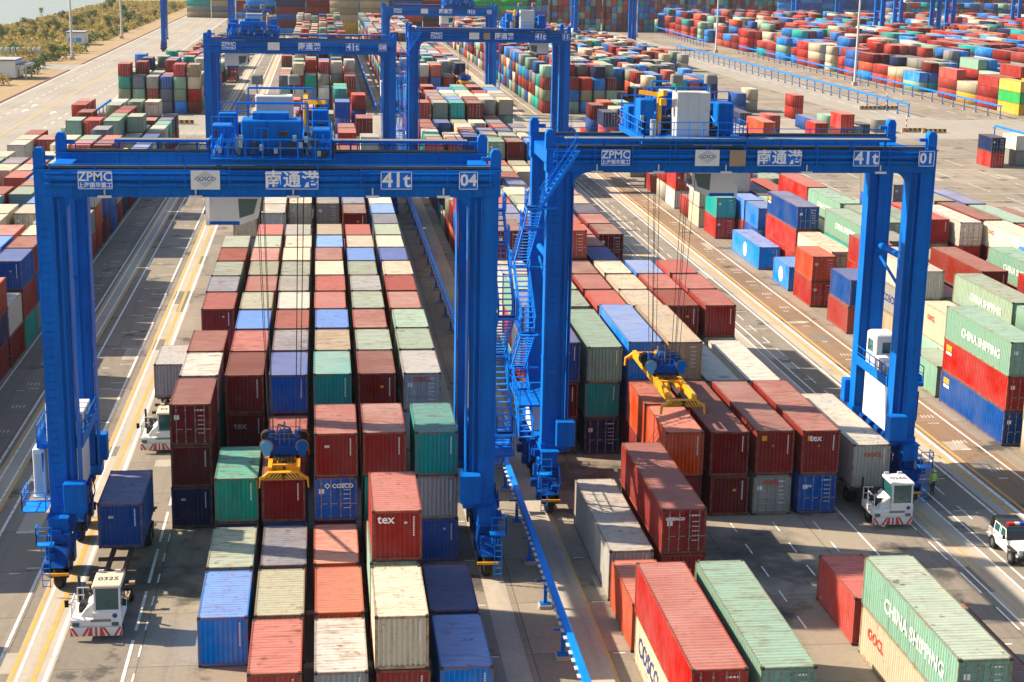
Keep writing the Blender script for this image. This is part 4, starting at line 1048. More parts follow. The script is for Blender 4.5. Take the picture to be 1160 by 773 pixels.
        b = MB(); b.bev(x-1.5, x-.85, -3.0, -1.7, 4.6, 7.3, .04); b.box(x-1.55, x-.5, -3.1, -1.6, 4.5, 4.6); h = b.build('cabinet', M['white'], root)
        B((x-1.35, x-1.0, -3.015, -2.99, 4.8, 7.0)).build('door', M['offwhite'], h)
        b = MB(); b.box(x-1.9, x-.6, -4.9, -3.0, 4.3, 4.36); b.railing([(x-1.85, -3.0, 4.36), (x-1.85, -4.85, 4.36), (x-.6, -4.85, 4.36)], 1.05, .9); b.build('access_platform', M['railblue'], root)
    # stairs on the other side
    x = 12.95; b = MB(); zs = [4.2, 7.6, 11.0, 14.4, 17.8, 19.4]; ys = [2.4, -2.4]
    for i in range(5):
        z0, z1 = zs[i], zs[i+1]; y0, y1 = (ys[i % 2], ys[(i+1) % 2])
        if i == 4: y1 = 4.5; y0 = 2.4 if i % 2 == 0 else -2.4
        n = max(6, round((z1-z0)/.26))
        for q in (-.45, .45): b.bar((x+q, y0, z0), (x+q, y1, z1), .06, .2)
        for k in range(n+1): t = k/n; yy = y0+(y1-y0)*t; zz = z0+(z1-z0)*t; b.box(x-.42, x+.42, yy-.12, yy+.12, zz-.02, zz+.02)
        for q in (-.45, .45):
            for hz in (.55, 1.0): b.bar((x+q, y0, z0+hz), (x+q, y1, z1+hz), .045)
            for k in range(5): t = k/4; b.bar((x+q, y0+(y1-y0)*t, z0+(z1-z0)*t), (x+q, y0+(y1-y0)*t, z0+(z1-z0)*t+1.0), .04)
        b.box(x-.6, x+.6, y1-.55, y1+.55, z1-.06, z1); b.railing([(x+.6, y1-.5, z1), (x+.6, y1+.5, z1)], 1.0, .5)
        b.bar((x-.5, y1, z1-.1), (11.6, y1, z1-.1), .12)
    y = GY+.95                                                     # last flight along the girder face
    for q in (-.38, .38): b.bar((12.7, y+q, 19.4), (10.5, y+q, ZT-.1), .07, .2)
    for k in range(13): t = k/12; b.box(12.7-2.2*t-.14, 12.7-2.2*t+.14, y-.36, y+.36, 19.4+3.4*t-.02, 19.4+3.4*t+.02)
    for q in (-.38, .38):
        for hz in (.5, 1.0): b.bar((12.7, y+q, 19.4+hz), (10.5, y+q, ZT-.1+hz), .05)
    b.box(12.0, 13.5, y-.55, y+.55, 19.32, 19.4)
    b.build('stairs', M['railblue'], root)
    if detail:
        b = MB(); x = 12.0; b.box(x-.9, x+1.5, -2.8, 2.8, 6.3, 6.42); b.railing([(x+1.45, -2.8, 6.42), (x+1.45, 2.8, 6.42)], 1.05, 1.1); b.railing([(x-.85, -2.8, 6.42), (x-.85, 2.8, 6.42)], 1.05, 1.1); b.build('platform', blue, root)
        b = MB(); b.bev(11.3, 12.4, -2.2, .4, 4.0, 6.1, .05); b.build('generator_box', M['white'], root)
        b = MB(); b.tube((11.2, .5, 8.4), (11.7, 1.5, 6.5), .16, 8); b.tube((11.2, .5, 8.4), (11.2, .5, 12.5), .12, 8); b.build('exhaust_pipe', M['greysteel'], root)
        b = MB()
        for k in range(12): b.path([(12.6+.05*(k % 3), -2.6+k*.45, 3.9), (12.5+.06*(k % 4), -2.5+k*.44, 2.4+.12*(k % 5))], .05)
        for k in range(8): b.cbox(12.45, -4.2+k*1.15, 3.3+.3*(k % 2), .35, .4, .45)
        b.build('pipework', dk, root)
    for sx in (-1, 1):                                               # tie beams between the front and rear legs
        xa, xb = (-12.05, -11.0) if sx < 0 else (11.1, 12.1); xx = sx*11.6
        B((xa, xb, -GY+.5, GY-.5, ZT-1.15, ZT-.35)).build('tie_beam', blue, root)
        b = MB(); b.tube((xx, -GY+.4, 15.6), (xx, GY-.4, 15.6), .22, 10); b.build('tie_tube', blue, root)
        b = MB(); b.tube((xx, -GY+.4, 15.0), (xx, GY-.4, 12.8), .1, 8); b.build('brace', blue, root)
    # festoon tray on the rear girder
    b = MB()
    y = GY+.55; b.box(-9.0, 11.2, y-.42, y+.42, ZT+.62, ZT+.67); b.build('festoon_tray', M['grey'], root)
    b = MB()
    for k in range(10): xx = -8.8+k*2.2; b.box(xx-.05, xx+.05, y-.05, y+.05, ZT, ZT+.62)
    b.box(-9.0, 11.2, y-.46, y-.42, ZT+.5, ZT+.66); b.box(-9.0, 11.2, y+.42, y+.46, ZT+.5, ZT+.66); b.build('tray_support', blue, root)
    # trolley with machinery, cabin below it
    tr = empty('trolley', (tx, 0, 0)); tr.parent = root
    Z0 = ZT+.14
    b = MB()
    for s in (-1, 1):
        b.box(-3.2, 3.2, s*GY-.3, s*GY+.3, Z0+.1, Z0+.55)
        for xx in (-2.8, 2.8): b.tube((xx, s*GY-.12, Z0+.25), (xx, s*GY+.12, Z0+.25), .26, 12)
    for xx in (-3.0, -1.2, 1.2, 3.0): b.box(xx-.18, xx+.18, -GY+.3, GY-.3, Z0+.12, Z0+.5)
    b.box(-3.2, 3.2, -GY-.75, -GY-.3, Z0+.42, Z0+.48); b.box(-3.2, 3.2, GY+.3, GY+.75, Z0+.42, Z0+.48)
    rz_ = random.Random(3); b.mi = 1
    for k in range(34):
        xx, yy = rz_.uniform(-3.0, 3.0), rz_.choice([-3.95, -3.85, -1.1, .0, 1.8]); zz = Z0+rz_.uniform(.6, 1.8); b.cbox(xx, yy, zz, rz_.uniform(.15, .5), rz_.uniform(.15, .35), rz_.uniform(.15, .5))
    for k in range(10): xx = -3+k*.65; b.path([(xx, -3.9, Z0+.5), (xx+.2, -3.95, Z0+1.0+.1*(k % 4)), (xx+.5, -3.85, Z0+.6)], .045)
    b.mi = 2
    for k in range(12):
        xx, yy = rz_.uniform(-3.1, 3.1), rz_.choice([-4.0, -3.9, 1.9, .1]); b.cbox(xx, yy, Z0+rz_.uniform(.7, 1.6), .2, .2, .3)
    b.build('trolley_frame', [blue, M['dark'], M['ltmotor']], tr)
    b = MB(); b.bev(-1.6, 1.6, -3.6, -1.5, Z0+.55, Z0+2.4, .06)
    for xx in (-1.0, -.3, .5, 1.1): b.box(xx-.02, xx+.02, -3.64, -3.6, Z0+.6, Z0+2.3)
    for zz in (1.5, 2.1): b.box(-1.6, 1.6, -3.63, -3.6, Z0+zz, Z0+zz+.04)
    for yy in (-3.2, -2.7, -2.2, -1.8): b.box(-1.62, -1.6, yy-.03, yy+.03, Z0+.6, Z0+2.3)
    b.box(-1.65, 1.65, -3.66, -1.44, Z0+.95, Z0+1.02); b.box(-1.0, .9, -3.2, -2.0, Z0+2.4, Z0+2.75); b.build('hoist_house', blue, tr)
    for a0, a1, c0, c1, hh in ((-3.15, -2.1, -3.3, -1.8, 2.1), (2.15, 3.1, -3.2, -1.6, 1.9), (-3.0, -2.0, .2, 1.6, 2.4), (2.1, 3.0, .2, 1.8, 2.6)):
        b = MB(); b.bev(a0, a1, c0, c1, Z0+.5, Z0+hh, .05); b.build('gear_case', blue, tr)
    b = MB(); b.bev(-1.05, 1.05, 2.0, 3.4, Z0+.5, Z0+3.2, .05); cb = b.build('electrical_cabinet', M['offwhite'], tr)
    for k in (-1, 0, 1):
        for y0, y1 in ((3.395, 3.415), (1.985, 2.005)): B((k*.68-.31, k*.68+.31, y0, y1, Z0+.6, Z0+3.05)).build('door', M['offwhite'], cb)
    b = MB(); b.tube((1.75, 1.6, Z0+.5), (1.75, 1.6, Z0+3.0), .16, 8); b.bar((1.75, 1.6, Z0+2.9), (1.75, 3.2, Z0+3.15), .25, .3); b.bar((1.75, 1.6, Z0+2.9), (2.9, .9, Z0+3.0), .22, .25); b.cbox(1.75, 2.6, Z0+2.55, .35, .5, .4); b.build('service_jib', M['yellow'], tr)
    b = MB()
    for xx in (-1.9, 1.9): b.tube((xx, -2.0, Z0+.9), (xx, -.2, Z0+.9), .42, 12)
    b.tube((-1.5, .6, Z0+.95), (1.5, .6, Z0+.95), .48, 14); b.tube((-1.4, -.7, Z0+.95), (1.4, -.7, Z0+.95), .45, 14)
    b.build('rope_drum', M['dark'], tr)
    b = MB()
    for xx, yy in ((-1.85, -3.4), (1.95, -3.4), (-1.2, 1.3), (2.3, 2.6)): b.tube((xx, yy, Z0+.5), (xx, yy, Z0+1.35), .2, 10); b.cbox(xx, yy, Z0+1.4, .3, .3, .15)
    b.build('motor', M['ltmotor'], tr)
    b = MB()
    for yy, zz, x0, x1 in ((-1.3, 3.1, -1.9, 1.9), (1.3, 3.7, -1.4, 2.2)):
        b.bar((x0, yy, Z0+.5), (x0, yy, Z0+zz), .09); b.bar((x1, yy, Z0+.5), (x1, yy, Z0+zz), .09); b.bar((x0, yy, Z0+zz), (x1, yy, Z0+zz), .12)
    b.railing([(-3.2, -GY-.7, Z0+.48), (3.2, -GY-.7, Z0+.48)], 1.0, .9); b.railing([(-3.2, GY+.7, Z0+.48), (3.2, GY+.7, Z0+.48)], 1.0, .9)
    b.railing([(-3.2, -GY-.7, Z0+.48), (-3.2, GY+.7, Z0+.48)], 1.0, 1.0); b.railing([(3.2, -GY-.7, Z0+.48), (3.2, GY+.7, Z0+.48)], 1.0, 1.0)
    b.railing([(-.9, -3.7, Z0+.6), (-.2, -3.7, Z0+.6)], 1.4, .35)
    for k in range(7): b.path([(-3.0+k*.9, -1.2, Z0+.6), (-2.8+k*.9, .2, Z0+1.3+.2*(k % 3)), (-3.1+k*.9, 1.4, Z0+.7)], .05)
    for x0, x1, yy, zt in ((-3.1, -1.9, -3.8, 2.6), (1.9, 3.1, -3.8, 2.4), (-3.0, -1.4, .1, 3.0), (1.6, 3.0, .1, 3.2)):
        for xx in (x0, x1): b.bar((xx, yy, Z0+.5), (xx, yy, Z0+zt), .06)
        for zz in (1.3, zt-.5, zt): b.bar((x0, yy, Z0+zz), (x1, yy, Z0+zz), .06)
    for k in range(9): b.bar((-3.1+.14*k, -3.75, Z0+.5), (-2.9+.14*k, -3.4, Z0+1.2+.25*(k % 4)), .06); b.bar((1.9+.14*k, -3.75, Z0+.5), (2.0+.14*k, -3.3, Z0+1.1+.28*(k % 3)), .06)
    b.build('guard_frame', M['railblue'], tr)
    for xx in (-1.0, 1.1):
        b = MB(); b.tube((xx, 3.3, Z0+3.2), (xx, 3.3, Z0+3.8), .05, 6); b.bev(xx-.35, xx+.35, 3.0, 3.6, Z0+3.75, Z0+4.3, .08); b.build('flood_lamp', M['grey'], tr)
    # operator's cabin
    b = MB(); c0, c1 = -3.5, -.9; zc = ZB-1.95
    b.prism([(c0, zc), (c1-.9, zc), (c1, zc+.35), (c1+.25, zc+1.6), (c1+.25, zc+1.9), (c0, zc+1.9)], 'y', -1.3, .7); b.box(c0+.2, c1-.2, -.9, .5, zc+1.9, ZT+.2)
    b.box(c0-.25, c0, -1.0, .6, zc-.1, ZB+1.0)
    cb = b.build('operator_cabin', M['white'], tr)
    g = MB(); g.prism([(c1-1.0, zc+.35), (c1-.22, zc+.6), (c1+.0, zc+1.42), (c1-1.05, zc+1.42)], 'y', -1.32, .72); g.box(c1+.1, c1+.262, -1.1, .5, zc+.7, zc+1.6); g.build('window', M['glass'], cb)
    g = MB(); g.box(c0-.02, c1-1.0, -1.31, .71, zc-.02, zc+.18); g.build('blue_band', M['craneblue'], cb)
    return root
M['ltmotor'] = worn('pale_motor_casing', (0.34, 0.42, 0.44), 0.45, 0.15)
c04 = crane((6.5, -10.4, 0), 0.0, '04', .1, 'near blue gantry crane with 04 on its girder, spreader resting on a maroon container')
c01 = crane((35.0, -.2, 0), math.pi, '01', 3.2, 'near blue gantry crane with 01 on its girder and a zigzag staircase')
crane((6.6, 113, 0), 0.0, '08', -6.0, 'blue gantry crane numbered 08, second along the line behind crane 04', False)
crane((34.5, 146, 0), math.pi, '11', -5.6, 'blue gantry crane numbered 11, second along the line behind crane 01', False)
crane((34.5, 250, 0), 0.0, '02', 4.0, 'distant blue gantry crane behind and left of crane 11, its girder topped by a trolley', False)
crane((-33, 470, 0), 0.0, '', -3.0, 'distant blue gantry crane beside the perimeter road, only legs in view', False)
crane((238, 515, 0), 0.0, '', 2.0, 'distant blue gantry crane in the outer yard, nearest to the tall mast', False)
crane((262, 560, 0), 0.0, '', -3.0, 'distant blue gantry crane in the outer yard, with three legs seen close together', False)
crane((345, 630, 0), 0.0, '', 3.0, 'distant blue gantry crane in the outer yard, cut by the edge of the picture', False)
crane((256, 690, 0), 0.0, '', 1.0, 'farthest blue gantry crane, before the tall wall of blue containers', False)
crane((118, 520, 0), 0.0, '', 1.0, 'distant blue gantry crane between the long rails and the wall of containers', False)

# ------------------------------------------------------------------ spreaders hanging from the trolleys
def spreader(loc, long, label, ztop):
    root = empty('spreader', loc); tag(root, label, 'spreader', 'yellow container spreaders')
    hl = 6.05 if long else 3.0
    b = MB()
    b.box(-.85, .85, -1.2, 1.2, .28, .62)
    for s in (-1, 1):
        b.box(s*.78-.12, s*.78+.12, -hl+.2, hl-.2, .12, .62); b.box(s*.32-.1, s*.32+.1, -hl*.55, hl*.55, .15, .5)
    for y in (-2.2, 2.2): b.box(-.85, .85, y-.1, y+.1, .2, .6)
    b.build('main_frame', M['yellow'], root)
    b = MB()
    for k in range(6): b.path([(-.5+.2*k, -1.8, .63), (-.4+.16*k, .2, .72), (-.5+.2*k, 1.7, .63)], .05)
    b.tube((0, -hl*.8, .42), (0, hl*.8, .42), .1, 8); b.build('hydraulic_ram', M['dark'], root)
    for s in (-1, 1):
        b = MB(); y = s*hl
        b.prism([(-1.22, -.02), (1.22, -.02), (1.22, .12), (.85, .42), (-.85, .42), (-1.22, .12)], 'y', y-.16, y+.16)
        hazard(b, -1.2, 1.2, y-.164, 0, .14, 26); b.box(-1.22, 1.22, y-.17, y-.165, .14, .16)
        hazard(b, -.9, .9, y-.168, .16, .36, 18)
        for sx in (-1, 1): b.mi = 0; b.prism([(sx*1.2, .16), (sx*1.38, .05), (sx*1.42, -.5), (sx*1.34, -.5), (sx*1.28, -.02), (sx*1.2, 0)][::sx], 'y', y-.15, y+.15)
        b.build('end_beam', [M['yellow'], M['dark']], root)
    b = MB(); b.bev(-.95, .95, -.85, .85, .72, 1.25, .06); b.taper((-.7, .7, -.6, .6), (-.28, .28, -.3, .3), 1.25, 1.95)
    for sx in (-1, 1):
        for sy in (-1, 1): b.tube((sx*.75, sy*.6, 1.2), (sx*.75, sy*.6, 1.75), .2, 10)
    hb = b.build('headblock', M['cranedark'], root)
    for sx in (-1, 1):
        for sy in (-1, 1):
            b = MB(); c = (sx*1.02, sy*.95, 1.25); n = 18
            b.tube((c[0], c[1]-.05, c[2]), (c[0], c[1]+.05, c[2]), .33, n); b.prism([(c[0]-.18, .72), (c[0]+.18, .72), (c[0]+.3, c[2]), (c[0]-.3, c[2])], 'y', c[1]-.045, c[1]+.045)
            b.mi = 1; b.tube((c[0], c[1]+.06, c[2]), (c[0], c[1]+.3, c[2]), .40, n); b.mi = 2; b.tube((c[0], c[1]+.1, c[2]), (c[0], c[1]+.26, c[2]), .42, n)
            b.build('cable_reel', [M['lightblue'] if sy < 0 and sx < 0 else M['craneblue'] if sy < 0 else M['dark'], M['tan'], M['black']], hb)
    b = MB(); b.path([(-.6, 0, 1.2), (-.35, 0, 2.3), (.3, 0, 2.1), (.6, 0, 1.2)], .05); b.path([(0, -.5, 1.4), (0, -.2, 2.5), (0, .4, 2.2)], .05); b.railing([(-.8, -.7, 1.25), (.8, -.7, 1.25)], .7, .5, .02); b.railing([(-.8, .7, 1.25), (.8, .7, 1.25)], .7, .5, .02)
    b.build('cable_guide', M['greysteel'], hb)
    for sx in (-1, 1):
        for sy in (-1, 1):
            for d in (0, .22):
                b = MB(); b.tube((sx*(.65+d), sy*.6, 1.7), (sx*(1.0+d*1.6), sy*(.9+d*2), ztop-loc[2]), .02, 5); b.build('hoist_rope', M['rope'], root)
    return root
spreader((6.92, -10.15, 5.235), False, 'yellow spreader with striped end beam gripping a maroon container beneath crane 04', 23.2)
spreader((31.35, -.2, 7.15), True, 'long yellow spreader hanging open from crane 01 above orange containers', 23.2)
spreader((28.9, 146, 11.0), False, 'small yellow spreader hanging from crane 11 beside its rear leg', 23.2) if False else None
spreader((47.6, 150, 6.2), False, 'distant yellow spreader hanging from crane 11 in front of red stacks', 23.2)
spreader((40.2, 250, 7.0), False, 'farther yellow spreader hanging above the lane behind crane 11', 23.2)
# ------------------------------------------------------------------ power rails on posts
def unproj(x, y, z=0.0):
    d = CR*(x-580)/FPX-CU*(y-386.5)/FPX+CF; t = (z-CAMLOC[2])/d[2]; return np.array(CAMLOC)+d*t
def power_rail(p, q, h, step, label, near=False):
    p = Vector((p[0], p[1], 0)); q = Vector((q[0], q[1], 0)); L = (q-p).length; d = (q-p).normalized(); nrm = Vector((d.y, -d.x, 0))
    root = empty('power_rail', p, math.atan2(-d.x, d.y)); tag(root, label, 'power rail', 'light blue power rails on posts')
    b = MB(); b.box(-.08, .16, 0, L, h-.14, h+.22); b.box(-.12, .2, 0, L, h+.22, h+.26)
    for k in range(3): b.box(.17, .24, 0, L, h-.12+k*.12, h-.07+k*.12)
    b.build('rail_beam', M['railblue'], root)
    b = MB(); b.box(-.14, -.09, 0, L, h-.1, h+.16)
    n = int(L/(.85 if near else 3.0))
    for k in range(n):
        y = (k+.5)*L/n; b.mi = 1 if near else 0; b.box(-.30, -.14, y-.2, y+.2, h+.08, h+.12)
    b.build('cable_tray', [M['railblue'], M['offwhite']], root)
    n = min(95, max(2, int(L/step)))
    for k in range(n+1):
        y = min(L-.1, .1+k*L/n)
        b = MB(); b.box(-.09, .09, y-.09, y+.09, .25, h-.14); b.bar((-.5, y, h-.35), (0, y, h-.35), .08); b.box(-.28, .28, y-.24, y+.24, 0.2, .26)
        ps = b.build('post', M['craneblue'], root)
        b = MB(); b.box(-.35, .35, y-.32, y+.32, 0, .2); b.build('footing', M['concrete'], ps)
    return root
power_rail((20.95, -46), (20.95, 205), 1.9, 6.4, 'blue power rail on posts running between cranes 04 and 01', True)
power_rail((20.95, 250), (20.95, 545), 1.9, 6.4, 'blue power rail behind crane 08, continuing beyond the cross road')
def prail(a, b, label, h=2.7, step=7.0): power_rail(unproj(*b, h), unproj(*a, h), h, step, label)
prail((767, 52), (1030, 119), 'light blue power rail along the near edge of the outer road')
prail((837, 52.6), (1134, 121), 'light blue power rail in front of the outer yard, ending by yellow containers')
prail((705, 20), (797, 46), 'light blue power rail far off, ending at the gap in the outer road')
prail((1127, 143), (1175, 156), 'short light blue power rail cut by the edge of the picture')
power_rail((-37.0, 217-12), (-37.0, 262), 1.6, 6, 'short dark blue rail beside the roadside stacks')

# ------------------------------------------------------------------ terminal tractors and trailers
def tractor(loc, number, label, body='white', roof='cream_roof'):
    root = empty('terminal_tractor', loc); tag(root, label, 'truck', 'terminal tractors in the truck lanes')
    W = M[body]
    b = MB()
    b.box(-.5, .5, .6, 6.2, .72, 1.02); b.box(-.42, -.3, .5, 6.2, .6, 1.06); b.box(.3, .42, .5, 6.2, .6, 1.06)
    b.cbox(0, 5.2, 1.16, 1.1, 1.2, .14); b.cbox(-.95, 2.9, .85, .5, 1.2, .6); b.cbox(.98, 3.1, .85, .45, 1.1, .6)
    b.box(-1.2, .1, .9, 2.6, 1.05, 1.12)
    b.tube((-1.15, 2.6, 1.0), (-1.15, 2.6, 2.5), .08, 8)
    b.build('chassis', M['dark'], root)
    b = MB(); b.prism([(.0, .78), (.0, 1.5), (.12, 1.58), (.9, 1.58), (2.3, 1.3), (2.3, .78)], 'x', -.12, 1.26)       # nose below the cab
    b.prism([(.02, .78), (.02, 1.12), (.12, 1.2), (2.2, 1.2), (2.2, .78)], 'x', -1.26, -.13)
    b.prism([(-.13, 1.2), (-.13, 1.95), (-.5, 1.62), (-.8, 1.2)], 'y', .25, 2.0)
    nose = b.build('body', W, root)
    b = MB(); x0, x1, y0, y1 = -.1, 1.24, .06, 1.95
    for (xx, yy) in ((x0+.05, y0+.06), (x1-.05, y0+.06), (x0+.05, y1-.05), (x1-.05, y1-.05)):
        b.taper((xx-.05, xx+.05, yy-.05, yy+.05), (xx-.05, xx+.05, yy-.05+.1*(yy < 1), yy+.05+.1*(yy < 1)), 1.56, 2.8)
    b.box(x0, x1, y0, y1, 1.5, 1.62); b.box(x0, x1, y1-.1, y1-.02, 1.6, 2.75)
    cabp = b.build('cab', W, root)
    b = MB(); b.bev(x0-.06, x1+.06, y0+.02, y1+.06, 2.78, 2.93, .05); rf = b.build('roof', M[roof], cabp)
    text(number, .62, M['textdark'], rf, ((x0+x1)/2, (y0+y1)/2, 2.934), TOP, align='CENTER', bold=.008, sx=.85)
    b = MB(); b.add([(x0+.1,y0+.075,1.62),(x1-.1,y0+.075,1.62),(x1-.1,y0+.17,2.78),(x0+.1,y0+.17,2.78)], [(0,1,2,3)])
    for xx in (x0+.03, x1-.03): b.add([(xx,y0+.12,1.62),(xx,y1-.1,1.62),(xx,y1-.1,2.76),(xx,y0+.2,2.76)], [(0,1,2,3)])
    b.build('windscreen', M['glass'], cabp)
    b = MB(); b.bar((.15, y0+.1, 1.66), (.75, y0+.12, 2.1), .03); b.build('wiper', M['black'], cabp)
    for xx in (.1, .95):
        b = MB(); b.cbox(xx, y1-.05, 3.0, .28, .12, .14); b.build('beacon', M['offwhite'], cabp)
    b = MB(); b.box(-1.28, 1.28, -.06, .1, .28, .76); hazard(b, -1.28, -.3, -.064, .29, .75, 7, (1, 0), -.28); hazard(b, .3, 1.28, -.064, .29, .75, 7, (1, 0), -.28); hazard(b, -.3, .3, -.064, .29, .75, 5, (1, 0), .0)
    b.build('bumper', [M['white'], M['stripered']], root)
    for xx in (-1.0, .95):
        b = MB(); b.cbox(xx, -.01, .9, .34, .06, .17); h = b.build('headlight', M['glass'], nose)
    b = MB(); b.add([(-.25,-.008,1.02),(.75,-.008,1.02),(.75,-.008,1.16),(-.25,-.008,1.16)], [(0,1,2,3)]); b.build('grille', M['grey'], nose)
    b = MB(); n = 14; b.add([(.95+.13*math.cos(2*math.pi*i/n), -.008, 1.34+.13*math.sin(2*math.pi*i/n)) for i in range(n)], [tuple(range(n))]); b.build('badge', M['textnavy'], nose)
    b = MB(); b.railing([(-1.2, .15, 1.2), (-1.2, 1.3, 1.2)], .85, .4, .022); b.railing([(-1.2, 2.2, 1.1), (-.6, 2.2, 1.1)], .9, .3, .022); b.build('railing', W, root)
    b = MB(); b.cbox(-.6, 1.3, 1.38, .7, .9, .34); b.tube((-.9, .9, 1.55), (-.3, .9, 1.55), .16, 8); b.cbox(-.55, 2.2, 1.55, .5, .3, .7); b.path([(-.3, 1.6, 1.6), (-.7, 2.3, 1.9), (-.9, 2.5, 1.3)], .06); b.build('engine', M['dark'], root)
    for xx, s in ((-1.42, -1), (1.42, 1)):
        b = MB(); b.bar((xx-s*.2, .2, 1.9), (xx, .12, 2.0), .04); b.cbox(xx, .12, 2.0, .2, .08, .36); b.build('mirror', M['black'], cabp)
    b = MB(); b.box(.85, 1.35, 2.3, 3.3, 1.2, 1.3); b.bar((1.1, 2.5, 1.3), (1.35, 2.2, 1.7), .12); b.build('tool_rack', M['tan'], root)
    for y, xs in ((1.35, (-1.02, 1.02)), (5.2, (-1.0, 1.0))):
        for xx in xs:
            b = MB(); r = .53; wv = .3 if y < 2 else .52; b.tube((xx-wv/2, y, r), (xx+wv/2, y, r), r, 18); b.mi = 1; s = 1 if xx > 0 else -1; b.tube((xx+s*(wv/2-.02), y, r), (xx+s*(wv/2+.012), y, r), .24, 12); b.build('wheel', [M['black'], M['greysteel']], root)
    return root
M['cream_roof'] = worn('cream_roof_paint', (0.58, 0.50, 0.38), 0.5, 0.08)
M['trailer'] = worn('rusty_trailer_steel', (0.11, 0.065, 0.05), 0.6, 0.3, (0.03, 0.03, 0.03), 0.5)
M['stripered'] = worn('red_chevron', (0.55, 0.06, 0.04), 0.5, 0.1, amt=0.1)
def trailer(loc, L, label):
    root = empty('skeletal_trailer', loc); tag(root, label, 'trailer', 'skeletal trailers behind the tractors')
    b = MB()
    for s in (-1, 1): b.box(s*.48-.09, s*.48+.09, 0, L, 1.0, 1.36)
    for k in range(int(L/2)+1): y = min(L-.2, .1+k*2.0); b.box(-1.15, 1.15, y-.07, y+.07, 1.1, 1.3)
    b.build('frame', M['trailer'], root)
    for s in (-1, 1):
        for y in (.2, L-.25): b = MB(); b.cbox(s*1.12, y, 1.36, .3, .3, .14); b.build('corner_guide', M['tan'], root)
    for y in (L-3.0, L-1.7):
        for s in (-1, 1):
            b = MB(); b.tube((s*.62, y, .52), (s*1.18, y, .52), .52, 18); b.mi = 1; b.tube((s*1.16, y, .52), (s*1.195, y, .52), .24, 12); b.build('wheel', [M['black'], M['greysteel']], root)
    for s in (-1, 1): b = MB(); b.cbox(s*.75, L-.05, 1.05, .4, .08, .15); b.build('tail_lamp', M['lampred'], root)
    return root
tractor((-2.35, -22.7, 0), '0325', 'white terminal tractor 0325 with cream roof beside the foot of crane 04')
trailer((-2.15, -18.6, 0), 12.3, 'dark skeletal trailer behind tractor 0325, partly bare, under a blue container')
tractor((44.15, -9.6, 0), '0246', 'white terminal tractor 0246 in front of the foot of crane 01', 'white', 'white')
trailer((43.85, -5.6, 0), 12.4, 'dark skeletal trailer under the off-white container behind tractor 0246')
tractor((-2.2, 8.5, 0), '0318', 'white terminal tractor half hidden behind the red-brown container with doors')
trailer((-2.15, 12.6, 0), 12.3, 'dark skeletal trailer under the grey container behind the half-hidden tractor')
tractor((-14.5, 333, 0), '0307', 'distant red truck in the lane beyond the cross road', 'red', 'red')
trailer((-14.5, 337, 0), 12.3, 'trailer of the distant red truck beyond the cross road')
def loose(x, y, z, c, L, door, label, texts=(), hc=False):
    q = dict(block='t', row=0, col=0, x=x, y=y, z=z, c=c, L=L40 if L == 40 else L20, H=HH if hc else HS, door=door, tier=1, top=True, label=label, texts=list(texts), mark=True)
    return build_container(q, True, 9000+int(abs(x*7+y)), 'containers on trailers')
loose(-3.4, -13.45, 1.44, 'royal', 20, False, 'deep blue container on the trailer behind tractor 0325')
loose(42.62, -6.0, 1.44, 'white', 40, False, 'off-white container with small red letters on the trailer behind tractor 0246', [('front', 'OOCL', 'textred', .4, -.45, .75)], True)
loose(-3.4, 17.8, 1.44, 'ltgrey', 20, False, 'light grey ribbed container on the trailer behind the half-hidden tractor')
loose(-15.7, 337.6, 1.44, 'brick', 20, False, 'brick red container on the distant red truck')

